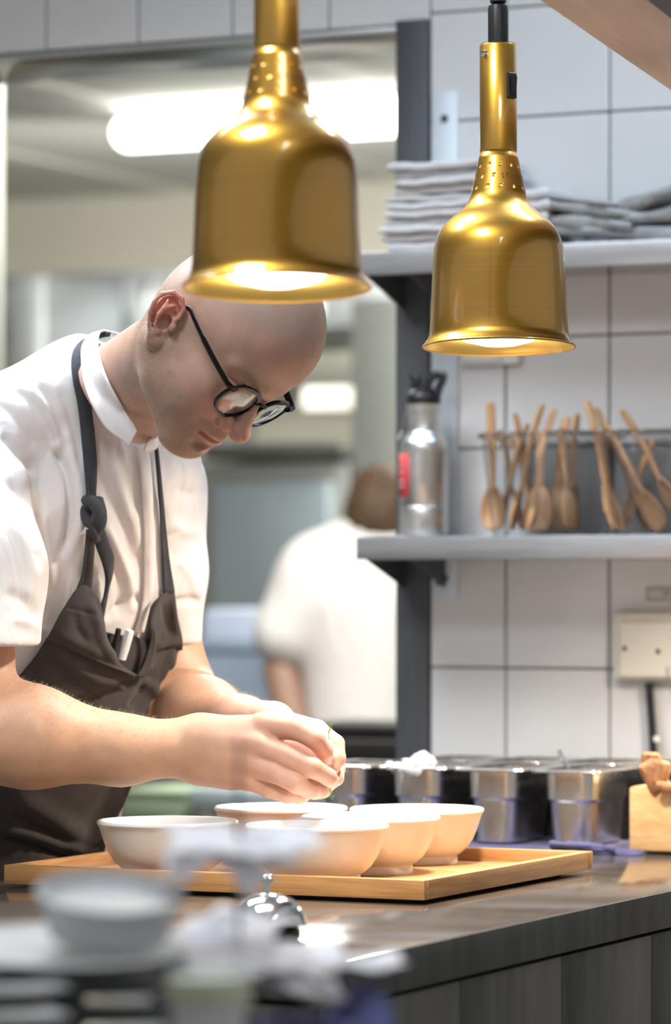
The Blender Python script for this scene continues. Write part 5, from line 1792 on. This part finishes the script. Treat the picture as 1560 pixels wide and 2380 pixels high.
FJ = [  # line, width px, height m
    ([(140, 1300), (158, 1240), (166, 1180), (160, 1120), (142, 1070), (122, 1040)], 8, -.012),
    ([(182, 1280), (186, 1180), (178, 1100), (165, 1040), (150, 985)], 14, .006),
    ([(122, 1370), (112, 1290), (92, 1200), (62, 1120), (25, 1058)], 13, .007),
    ([(92, 1330), (80, 1240), (55, 1165), (15, 1110)], 12, -.006),
    ([(60, 1420), (70, 1330), (50, 1250), (5, 1190)], 15, .004),
    ([(100, 1440), (60, 1400), (10, 1375)], 13, -.005),
    ([(105, 1475), (70, 1450), (20, 1440)], 10, .004),
    ([(5, 1010), (40, 1050), (80, 1110)], 10, -.005), ([(0, 1035), (30, 1080), (60, 1140)], 10, .004),
    ([(30, 905), (75, 935), (110, 990), (128, 1050)], 11, -.004), ([(85, 890), (120, 935), (146, 1000), (160, 1060)], 11, -.0045), ([(60, 895), (100, 940), (130, 1005), (142, 1060)], 11, .004),
    ([(135, 905), (158, 950), (176, 1030), (184, 1110)], 9, -.003), ([(-30, 935), (20, 955), (60, 1000), (85, 1050)], 12, -.004),
    ([(100, 1075), (125, 1030), (160, 985)], 3, -.0012),
    ([(232, 1010), (262, 1090), (300, 1190), (322, 1290)], 16, .005), ([(228, 1080), (250, 1150), (292, 1230), (318, 1330)], 13, -.005),
    ([(240, 1210), (270, 1270), (300, 1350), (308, 1430)], 10, .0055), ([(252, 1290), (275, 1350), (280, 1440)], 11, -.004),
    ([(300, 1050), (305, 1130), (318, 1200)], 12, -.004), ([(240, 1440), (290, 1405), (325, 1380)], 12, -.006), ([(225, 1340), (232, 1390), (245, 1440)], 9, .004),
    ([(265, 1000), (290, 1060), (310, 1100)], 9, .003),
    ([(410, 1130), (445, 1150), (470, 1140)], 12, -.003), ([(395, 1210), (430, 1235), (470, 1235)], 14, .003), ([(400, 1400), (440, 1395), (468, 1400)], 9, -.004), ([(410, 1300), (440, 1330), (465, 1390)], 12, .003),
    ([(380, 1180), (385, 1240), (400, 1300)], 9, -.003),
]
D = np.zeros(len(V))
for poly, w, a in FJ: D += fold(V, N_, poly, w, a)
V = V + N_ * D[:, None]
V = relax(V, Fc, 1, .35)
jm = np_mesh('jacket', V, Fc)
JB = BVHTree.FromPolygons([tuple(v) for v in V], [tuple(q) for q in Fc])
jacket = wear('jacket', jm, M['jacket'])
CAM0 = Vector((0, 0, CAMZ))


def on_body(px, py, bvh=None):
    d = (at(px, py, 1.0) - CAM0).normalized()
    hit = (bvh or JB).ray_cast(CAM0, d)
    return None if hit[0] is None else hit[0].y


def poly_n(pts, n):
    return smooth_path(pts, n) if len(pts) > 2 else np.linspace(pts[0], pts[-1], n)


def depth_fill(PX, off, it=30, keep=.0, bvh=None, jump=.05):
    """depth of the clothed body behind each pixel of a sheet, holes filled, eased, lifted by off"""
    n, m, _ = PX.shape
    Dp = np.full((n, m), np.nan)
    for i in range(n):
        for j in range(m):
            y_ = on_body(PX[i, j, 0], PX[i, j, 1], bvh)
            if y_ is not None: Dp[i, j] = y_
    med = np.nanmedian(Dp)
    bad = np.isnan(Dp)
    G = np.where(bad, med, Dp)
    for _ in range(200):
        Pp = np.pad(G, 1, mode='edge')
        S_ = (Pp[:-2, 1:-1] + Pp[2:, 1:-1] + Pp[1:-1, :-2] + Pp[1:-1, 2:]) / 4
        G = np.where(bad, S_, G)
    base = G.copy()
    for _ in range(it):
        Pp = np.pad(G, 1, mode='edge')
        S_ = (Pp[:-2, 1:-1] + Pp[2:, 1:-1] + Pp[1:-1, :-2] + Pp[1:-1, 2:]) / 4
        G = np.minimum(S_, base) if keep else S_
    off = off if np.ndim(off) else np.full((n, m), off)
    return np.minimum(G, np.where(bad, 1e9, base)) - off


def sheet_mesh(name, PX, Dp):
    n, m, _ = PX.shape
    V = np.array([[np.array(at(PX[i, j, 0], PX[i, j, 1], Dp[i, j])) for j in range(m)] for i in range(n)]).reshape(-1, 3)
    I = np.arange(n * m).reshape(n, m)
    Fq = np.stack([I[:-1, :-1], I[1:, :-1], I[1:, 1:], I[:-1, 1:]], -1).reshape(-1, 4)
    return V, Fq


def sheet(name, PX, Dp, m, folds=(), thick=.0012, parent=None, rx=1):
    V, Fq = sheet_mesh(name, PX, Dp)
    N = vnormals(V, Fq)
    if N[:, 1].mean() > 0: Fq = Fq[:, ::-1]; N = -N
    Dd = np.zeros(len(V))
    for poly, w, a in folds: Dd += fold(V, N, poly, w, a, False)
    V = V + N * Dd[:, None]
    if rx: V = relax(V, Fq, rx, .3) if rx else V
    o = wear(name, np_mesh(name, V, Fq), m, parent or cook)
    s = o.modifiers.new('thickness', 'SOLIDIFY'); s.thickness = thick; s.offset = 1
    return o, V, Fq


def ribbon(name, left, right, off, m, n=40, c=7, curl=.0, thick=.0012, it=12, folds=(), parent=None, jitter=0):
    Lp, Rp = poly_n(left, n), poly_n(right, n)
    u = np.linspace(0, 1, c)
    PX = Lp[:, None, :] * (1 - u)[None, :, None] + Rp[:, None, :] * u[None, :, None]
    Dp = depth_fill(PX, off, it)
    Dp = Dp - curl * np.sin(np.pi * u)[None, :]
    return sheet(name, PX, Dp, m, folds, thick, parent, 0)


# trousers and shoes
fp = Field((-.80, 4.30, -.01), (-.10, 5.05, 1.12), .011)
fp.ell(HIP - np.array([0, 0, .02]), (.128, .172, .13), .06, RT)
for s_ in (-1, 1):
    hp = HIP + s_ * .085 * tL - np.array([0, 0, .02])
    kn = np.array([hp[0] + .03, hp[1], .50]); an = np.array([hp[0] - .02, hp[1] + .03, .09])
    fp.chain([hp, kn, an], [.098, .078, .066], .03)
V, Fc = fp.mesh(); V = relax(V, Fc, 2)
wear('trousers', np_mesh('trousers', V, Fc), M['black_matt'])
for s_ in (-1, 1):
    fs = Field((-.80, 4.25, -.01), (-.05, 5.05, .16), .008)
    hp = HIP + s_ * .085 * tL
    an = np.array([hp[0] - .02, hp[1] + .03, .05])
    fs.cone(an - .05 * tF, an + .16 * tF + np.array([0, 0, -.010]), .045, .040, .02)
    fs.half((0, 0, .004), (0, 0, -1))
    V, Fc = fs.mesh()
    wear('shoe', np_mesh('shoe', V, Fc), M['black'])

# stand-up collar, button band
def ribbon3(name, left, right, m, n=40, c=8, curl=.003, thick=.002, parent=None, snug=0.0):
    Lp, Rp = smooth_path(left, n), smooth_path(right, n)
    u = np.linspace(0, 1, c)
    PX = Lp[:, None, :2] * (1 - u)[None, :, None] + Rp[:, None, :2] * u[None, :, None]
    Dp = Lp[:, None, 2] * (1 - u)[None] + Rp[:, None, 2] * u[None] - curl * np.sin(np.pi * u)[None]
    if snug:
        lim = np.full(Dp.shape, 1e9)
        for i in range(n):
            for j in range(c):
                for bv in (HEADB, JB):
                    y_ = on_body(PX[i, j, 0], PX[i, j, 1], bv)
                    if y_ is not None and abs(y_ - Dp[i, j]) < .09: lim[i, j] = min(lim[i, j], y_ - snug)
        Dp = np.minimum(Dp, lim)
        for _ in range(3):
            Pp = np.pad(Dp, 1, mode='edge')
            Dp = np.minimum((Pp[:-2, 1:-1] + Pp[2:, 1:-1] + Pp[1:-1, :-2] + Pp[1:-1, 2:]) / 4, lim)
    return sheet(name, PX, Dp, m, (), thick, parent, 0)


ribbon3('collar', [(300, 800, 4.52), (255, 784, 4.50), (216, 778, 4.455), (192, 806, 4.405), (190, 845, 4.350), (196, 890, 4.315), (214, 940, 4.292), (246, 993, 4.282), (283, 1022, 4.278), (302, 1036, 4.277)],
        [(305, 786, 4.49), (262, 774, 4.47), (236, 772, 4.435), (229, 800, 4.385), (238, 845, 4.330), (255, 890, 4.300), (277, 930, 4.282), (297, 965, 4.275), (311, 986, 4.273), (319, 1002, 4.272)], M['jacket'], 60, 10, .003, .0022, None, .005)
ribbon3('collar', [(332, 1048, 4.325), (345, 1050, 4.345), (362, 1042, 4.375), (380, 1020, 4.42)], [(338, 1030, 4.322), (348, 1020, 4.340), (360, 1010, 4.365), (372, 990, 4.41)], M['jacket'], 20, 6, .001, .002)
ribbon('button_band', [(312, 1036), (324, 1080), (331, 1170), (334, 1270), (333, 1360), (326, 1420), (312, 1470)], [(343, 1040), (350, 1100), (354, 1190), (358, 1290), (354, 1370), (345, 1420), (333, 1470)], .0045, M['jacket'], 60, 7, .0025, .0016, 14,
       [([(345, 1100), (346, 1200), (347, 1300), (344, 1390)], 7, .002)])

# ---------------------------------------------------------------- the cook: apron
def coons(top, bot, left, right, n, m):
    T_, B_ = poly_n(top, m), poly_n(bot, m)
    L_, R_ = poly_n(left, n), poly_n(right, n)
    u = np.linspace(0, 1, m)[None, :, None]; v = np.linspace(0, 1, n)[:, None, None]
    return (1 - v) * T_[None] + v * B_[None] + (1 - u) * L_[:, None] + u * R_[:, None] - ((1 - u) * (1 - v) * T_[0] + u * (1 - v) * T_[-1] + (1 - u) * v * B_[0] + u * v * B_[-1])


inner = coons([(222, 1440), (245, 1466), (275, 1474), (312, 1478), (348, 1485), (362, 1440), (378, 1400)], [(215, 1600), (260, 1602), (300, 1606), (340, 1606), (385, 1600)], [(222, 1440), (216, 1520), (215, 1600)], [(378, 1400), (385, 1500), (385, 1600)], 30, 36)
apron, _, _ = sheet('apron', inner, depth_fill(inner, .005, 25), M['apron'])
main = coons([(108, 1480), (170, 1508), (240, 1541), (300, 1565), (325, 1573), (338, 1552), (350, 1515), (357, 1485), (351, 1452), (360, 1412), (380, 1380), (405, 1372)],
             [(-170, 2085), (-60, 2088), (40, 2090), (140, 2088), (228, 2080)],
             [(108, 1480), (82, 1522), (50, 1562), (18, 1605), (-60, 1720), (-130, 1880), (-170, 2085)],
             [(405, 1372), (411, 1430), (425, 1500), (415, 1560), (394, 1620), (370, 1668), (335, 1750), (300, 1840), (262, 1920), (240, 1990), (228, 2080)], 110, 90)
u_ = np.linspace(0, 1, 90)[None, :]; v_ = np.linspace(0, 1, 110)[:, None]
om = .013 + .010 * np.sin(np.pi * u_) * np.exp(-(v_ / .25) ** 2) + .0 * v_
FA = [([(425, 1503), (385, 1510), (345, 1528)], 6, -.004), ([(420, 1490), (385, 1495), (360, 1502)], 8, .003),
      ([(380, 1400), (385, 1440), (395, 1480)], 7, -.004), ([(398, 1385), (404, 1430), (412, 1480)], 6, .003),
      ([(320, 1580), (260, 1610), (190, 1640), (120, 1640)], 18, -.009), ([(110, 1500), (160, 1540), (230, 1580), (290, 1590)], 16, .006),
      ([(330, 1580), (355, 1600), (372, 1640)], 12, .005), ([(400, 1540), (385, 1590), (360, 1640)], 5, -.003), ([(345, 1550), (330, 1610), (300, 1650)], 12, -.006),
      ([(0, 1945), (60, 1958), (130, 1985), (170, 2000)], 7, -.009), ([(0, 1925), (70, 1938), (150, 1965), (220, 1985)], 9, .008), ([(160, 2000), (200, 1985), (235, 1960)], 6, -.007), ([(30, 1850), (120, 1900), (210, 1960)], 24, .006), ([(10, 1880), (100, 1930), (170, 1975)], 14, -.005),
      ([(285, 1850), (262, 1890), (240, 1940)], 10, .004)]
sheet('apron_front', main, depth_fill(main, om, 40), M['apron'], FA, .0014, apron)
flap = coons([(160, 1398), (178, 1370), (192, 1360), (206, 1366), (216, 1374)], [(108, 1484), (170, 1511), (240, 1544), (300, 1567), (326, 1574)],
             [(160, 1398), (138, 1430), (120, 1462), (108, 1484)], [(216, 1374), (232, 1402), (240, 1440), (246, 1485), (262, 1522), (290, 1551), (326, 1574)], 44, 40)
uf = np.linspace(0, 1, 40)[None, :]; vf = np.linspace(0, 1, 44)[:, None]
of = .016 + .016 * np.sin(np.pi * np.clip(vf * .9, 0, 1)) * np.sin(np.pi * np.clip(uf * .8 + .15, 0, 1)) + .008 * vf
sheet('bib_flap', flap, depth_fill(flap, of, 30), M['apron'], [([(150, 1410), (190, 1420), (228, 1430)], 4, -.002), ([(205, 1390), (225, 1450), (240, 1500), (275, 1540)], 10, .005), ([(130, 1470), (180, 1495), (240, 1525)], 12, .003), ([(175, 1420), (180, 1460), (205, 1500)], 12, -.003)], .0014, apron)
# turned edge on the right of the sagging bib
ribbon('bib_edge', [(362, 1396), (347, 1440), (350, 1478), (345, 1505), (332, 1545), (318, 1570)], [(378, 1376), (357, 1440), (362, 1480), (358, 1520), (345, 1560), (328, 1575)], .030, M['apron'], 30, 5, .002, .0016, 20, parent=apron)
# straps
ribbon('neck_strap', [(205, 782), (180, 800), (167, 832), (169, 880), (180, 935), (188, 1000), (195, 1080), (201, 1165)], [(216, 790), (204, 815), (203, 850), (210, 930), (218, 1000), (224, 1080), (221, 1165)], .0085, M['strap'], 70, 8, .003, .0016, 10,
       [([(210, 990), (205, 1060), (215, 1130)], 5, .003), ([(200, 1040), (208, 1100), (210, 1165)], 4, -.003)], apron)
ribbon('neck_strap', [(205, 790), (222, 776), (240, 772), (258, 772)], [(212, 798), (228, 787), (243, 783), (256, 781)], .012, M['strap'], 20, 5, .001, .0016, 6, parent=apron)
ribbon('neck_strap', [(358, 1012), (365, 1090), (370, 1180), (375, 1280), (379, 1380)], [(362, 1012), (371, 1090), (380, 1180), (392, 1290), (405, 1374)], .0080, M['strap'], 50, 6, .002, .0016, 14, parent=apron)
ribbon('strap_tail', [(200, 1230), (196, 1280), (190, 1330), (180, 1362), (168, 1390)], [(220, 1235), (217, 1300), (214, 1345), (212, 1365), (208, 1380)], .012, M['apron'], 36, 6, .003, .0016, 8, [([(206, 1240), (203, 1310), (192, 1370)], 4, -.003)], apron)
ribbon('strap_tail', [(218, 1222), (222, 1265), (236, 1305), (246, 1345), (243, 1385), (232, 1420), (230, 1450)], [(238, 1222), (250, 1255), (263, 1292), (260, 1335), (252, 1365), (246, 1400), (238, 1440)], .014, M['strap'], 44, 6, .004, .0016, 8, parent=apron)
# the knot: a lump wound by two turns of strap
kc = at(216, 1196, on_body(222, 1196) - .016)
bm = bmesh.new()
def kp(x_, y_, d_): return at(x_, y_, kc.y + d_)
tube(smooth_path([kp(203, 1162, .004), kp(216, 1168, -.006), kp(230, 1190, -.010), kp(222, 1216, -.006), kp(206, 1212, .0), kp(202, 1186, .004), kp(214, 1170, -.003)], 40), .0092, 10, bm, flat=.75)
tube(smooth_path([kp(226, 1160, .002), kp(233, 1185, -.008), kp(234, 1212, -.008), kp(224, 1236, -.002), kp(212, 1240, .003)], 30), .0080, 10, bm, flat=.7)
tube(smooth_path([kp(206, 1205, -.004), kp(214, 1222, -.008), kp(222, 1240, -.004), kp(226, 1256, .002)], 20), .0062, 10, bm, flat=.7)
me = mesh('strap_knot', bm, True, None)
wear('strap_knot', me, M['strap'], apron)

# pens in the bib pocket
def pen(name, p0, p1, r, Yo, m, label):
    y_ = on_body(*p0) - Yo
    a, b = at(p0[0], p0[1], y_), at(p1[0], p1[1], y_ + .006)
    o = empty(name, b, 0)
    tag(o, label, 'pen')
    q = a - b
    put('barrel', tube([(0, 0, 0), q * .35, q * .92, q * .985, q], [r * .9, r, r, r * .92, r * .6], 16), m, o)
    nrm = Vector((0, -1, 0))
    put('clip', tube([q * .97 + nrm * (r * 1.0), q * .95 + nrm * (r + .0018), q * .55 + nrm * (r + .0014)], [.0011, .0012, .0010], 8, flat=.7), m, o)
    return o


pen('marker_pen', (276, 1460), (262, 1536), .0036, .017, M['black'], 'black pen standing in the apron pocket left of the white pen')
pen('white_pen', (302, 1464), (283, 1532), .0058, .023, mat('white_pen', (.80, .80, .80), .35, var=.02, scale=20), 'white pen standing in the apron pocket right of the black pen')

# ---------------------------------------------------------------- the cook: glasses
M['frame'] = mat('black_acetate', (.006, .0055, .0055), .32, var=.2, scale=90, spec=.14)
mg, nt_, p_, N0, L0 = nodes_of('lens')
p_.inputs['Base Color'].default_value = (.97, .98, .97, 1); p_.inputs['Transmission Weight'].default_value = 1; p_.inputs['Roughness'].default_value = .0; p_.inputs['IOR'].default_value = 1.30
nz_ = N0.new('ShaderNodeTexNoise'); nz_.inputs['Scale'].default_value = 12
mr_ = N0.new('ShaderNodeMapRange'); mr_.inputs['To Min'].default_value = 0; mr_.inputs['To Max'].default_value = .02
L0.new(nz_.outputs['Fac'], mr_.inputs['Value']); L0.new(mr_.outputs['Result'], p_.inputs['Roughness'])
M['lens'] = mg


def hw_(p): return Vector(h2w(np.array(p))[0])


GX, GZ = .1005, .0085         # lens plane (front of the eyes) and its height


def lens_pt(s_, a, k=1.0, dx=0.0):
    ry = .0238 * k; rz = .0210 * k
    yy = ry * math.cos(a); zz = rz * math.sin(a)
    if math.sin(a) > 0: zz = rz * math.sin(a) ** .85; yy = ry * np.sign(math.cos(a)) * abs(math.cos(a)) ** .88
    yl = s_ * (.0335) + yy
    xx = GX - .0042 * ((abs(yl) - .03) / .022) * (1 if abs(yl) > .03 else .3) + dx + .10 * (zz) * .35
    return hw_((xx, yl, GZ + zz))


glasses = empty('glasses', (0, 0, 0), 0); glasses.parent = cook
glasses.matrix_parent_inverse = Matrix.Identity(4)


def gput(name, bm, m, angle=40):
    me = mesh(name, bm, True, angle)
    return wear(name, me, m, glasses)


for s_ in (-1, 1):
    n = 56
    bm = bmesh.new()
    rr_ = [[], [], [], []]
    for i in range(n):
        a = 2 * math.pi * i / n
        wide = 1.135 + .05 * max(0, math.sin(a))
        rr_[0].append(bm.verts.new(lens_pt(s_, a, 1.0, .0016))); rr_[1].append(bm.verts.new(lens_pt(s_, a, wide, .0016)))
        rr_[2].append(bm.verts.new(lens_pt(s_, a, wide, -.0022))); rr_[3].append(bm.verts.new(lens_pt(s_, a, 1.0, -.0022)))
    for q in range(4):
        for i in range(n): bm.faces.new((rr_[q][i], rr_[q][(i + 1) % n], rr_[(q + 1) % 4][(i + 1) % n], rr_[(q + 1) % 4][i]))
    gput('rim', bm, M['frame'])
    bm = bmesh.new()
    for dx, fl in ((.0008, 1), (-.0010, -1)):
        cv = bm.verts.new((lens_pt(s_, 0, .0, dx + .0012)))
        ring1 = [bm.verts.new(lens_pt(s_, 2 * math.pi * i / n, .55, dx + .0008)) for i in range(n)]
        ring2 = [bm.verts.new(lens_pt(s_, 2 * math.pi * i / n, 1.0, dx)) for i in range(n)]
        for i in range(n):
            j = (i + 1) % n
            bm.faces.new((cv, ring1[i], ring1[j])[::fl]); bm.faces.new((ring1[i], ring2[i], ring2[j], ring1[j])[::fl])
    me = bpy.data.meshes.new('lens'); bm.to_mesh(me); bm.free(); me.shade_smooth()
    wear('lens', me, M['lens'], glasses)
    # temple: hinge block, straight arm, drop behind the ear
    pts = [(.0985, s_ * .0560, .0215), (.0960, s_ * .0650, .0225), (.089, s_ * .0705, .0228), (.060, s_ * .0755, .0235), (.030, s_ * .0785, .0245), (.010, s_ * .0790, .0255), (-.004, s_ * .0750, .0240), (-.016, s_ * .0700, .0140), (-.024, s_ * .0670, .000)]
    P_ = smooth_path(pts, 40)
    rad = [.0040 if t_ < .48 else .0029 - .0010 * (t_ - .5) for t_ in np.linspace(0, 1, 40)]
    up_ = HEAD_R @ np.array([0, 1.0, 0])
    gput('temple', tube([hw_(p) for p in P_], [r_ * HEAD_S for r_ in rad], 10, None, True, .42, up_), M['frame'])
P_ = smooth_path([(GX + .001, -.0125, GZ + .008), (GX + .0035, -.006, GZ + .0115), (GX + .0040, 0, GZ + .0120), (GX + .0035, .006, GZ + .0115), (GX + .001, .0125, GZ + .008)], 20)
gput('bridge', tube([hw_(p) for p in P_], .0022, 10), M['frame'])
for s_ in (-1, 1):
    b = bmesh.new(); bmesh.ops.create_icosphere(b, subdivisions=2, radius=1.0)
    for v in b.verts: v.co = hw_((GX - .006 + v.co.x * .0022, s_ * .0115 + v.co.y * .0016, GZ - .003 + v.co.z * .0055))
    gput('nose_pad', b, M['clear'])

# herb between the fingers
p = A(766, 1718, 4.262)
dill('dill_stalk', p, [(0, 0, 0), (-.001, -.003, .008), (.001, -.006, .013), (.004, -.006, .018)], 'green dill sprig pinched between finger and thumb of both hands', 6)
p = A(768, 1820, 4.262)
dill('dill_strand', p, [(0, 0, 0), (-.0005, 0, -.008), (.001, 0, -.014), (.003, 0, -.020)], 'fine green dill strand hanging below the fingers', 7)

# ---------------------------------------------------------------- the second cook, far behind
YB = 8.6
def B(px, py, dy=0.0): return A(px, py, YB + dy)
cook2 = empty('person', (float(B(860, 1500)[0]), YB, 0), 0)
tag(cook2, 'second cook seen from behind in a white shirt, brown hair, beyond the opening', 'person')
PI2 = Matrix.Translation((-float(B(860, 1500)[0]), -YB, 0))


def wear2(name, me, m):
    me.transform(PI2); return link(name, me, m, cook2)


lo_ = B(560, 2000); hi_ = B(1300, 1080)
f2 = Field((lo_[0], YB - .35, .0), (hi_[0], YB + .45, hi_[2]), .012)
f2.ell(B(888, 1190), (.078, .098, .112), .02)
f2.cone(B(880, 1225), B(880, 1275), .055, .062, .02)
f2.cone(B(880, 1330), B(690, 1375), .06, .05, .02)
f2.cone(B(880, 1330), B(1080, 1385), .06, .05, .02)
f2.chain([B(690, 1370), B(655, 1560), B(690, 1720, -.12)], [.055, .045, .034], .02)
f2.chain([B(1080, 1380), B(1110, 1570), B(1040, 1720, .14)], [.055, .045, .034], .02)
f2.ell(B(690, 1735, -.14), (.045, .035, .05), .02)
f2.cone(B(880, 1330), B(870, 1700), .10, .11, .02)
zf = float(B(860, 1720)[2])
for s_ in (-.09, .09):
    xh = float(B(865, 1720)[0]) + s_
    f2.chain([(xh, YB, zf), (xh, YB - .02, zf * .52), (xh, YB + .02, .09)], [.09, .06, .045], .02)
V, Fc = f2.mesh()
c2 = np.tile(np.array([.30, .18, .125]), (len(V), 1))
wear2('body', skin_mesh('body2', [(V, Fc, c2, np.zeros(len(V)))]), M['skin'])
f3 = Field((lo_[0], YB - .35, .75), (hi_[0], YB + .45, hi_[2]), .011)
f3.ell(B(868, 1400), (.215, .125, .20), .08)
f3.cone(B(868, 1420), B(855, 1720), .165, .150, .05)
f3.cone(B(880, 1300), B(735, 1335), .09, .075, .05)
f3.cone(B(880, 1300), B(1010, 1345), .09, .075, .05)
f3.cone(B(735, 1335), B(668, 1470), .082, .082, .04)
f3.cone(B(1010, 1345), B(1085, 1480), .082, .082, .04)
f3.half(B(868, 1762), (0, 0, -1))
V, Fc = f3.mesh(); V = relax(V, Fc, 2)
wear2('shirt', np_mesh('shirt', V, Fc), M['jacket'])
f4 = Field((lo_[0], YB - .3, .05), (hi_[0], YB + .4, float(B(860, 1690)[2])), .012)
f4.ell(B(858, 1770), (.175, .135, .15), .04)
for s_ in (-.09, .09):
    xh = float(B(865, 1720)[0]) + s_
    f4.chain([(xh, YB, zf - .02), (xh, YB - .02, zf * .52), (xh, YB + .02, .10)], [.108, .080, .068], .03)
V, Fc = f4.mesh()
wear2('trousers', np_mesh('trousers', V, Fc), M['black_matt'])
f5 = Field((lo_[0], YB - .3, 1.2), (hi_[0], YB + .3, hi_[2]), .009)
f5.ell(B(888, 1180, .0), (.088, .106, .105), .02)
f5.ell(B(884, 1200, -.03), (.080, .085, .085), .02)
f5.half(B(884, 1245), (0, 0, -1))
V, Fc = f5.mesh()
rn = np.random.RandomState(3)
V = V + vnormals(V, Fc) * (.005 * np.sin(V[:, :1] * 190 + V[:, 2:] * 90) * np.cos(V[:, 2:] * 160))
wear2('hair', np_mesh('hair', V, Fc), mat('brown_hair', (.075, .040, .017), .7, var=.4, scale=60, bump=.5, bscale=120))
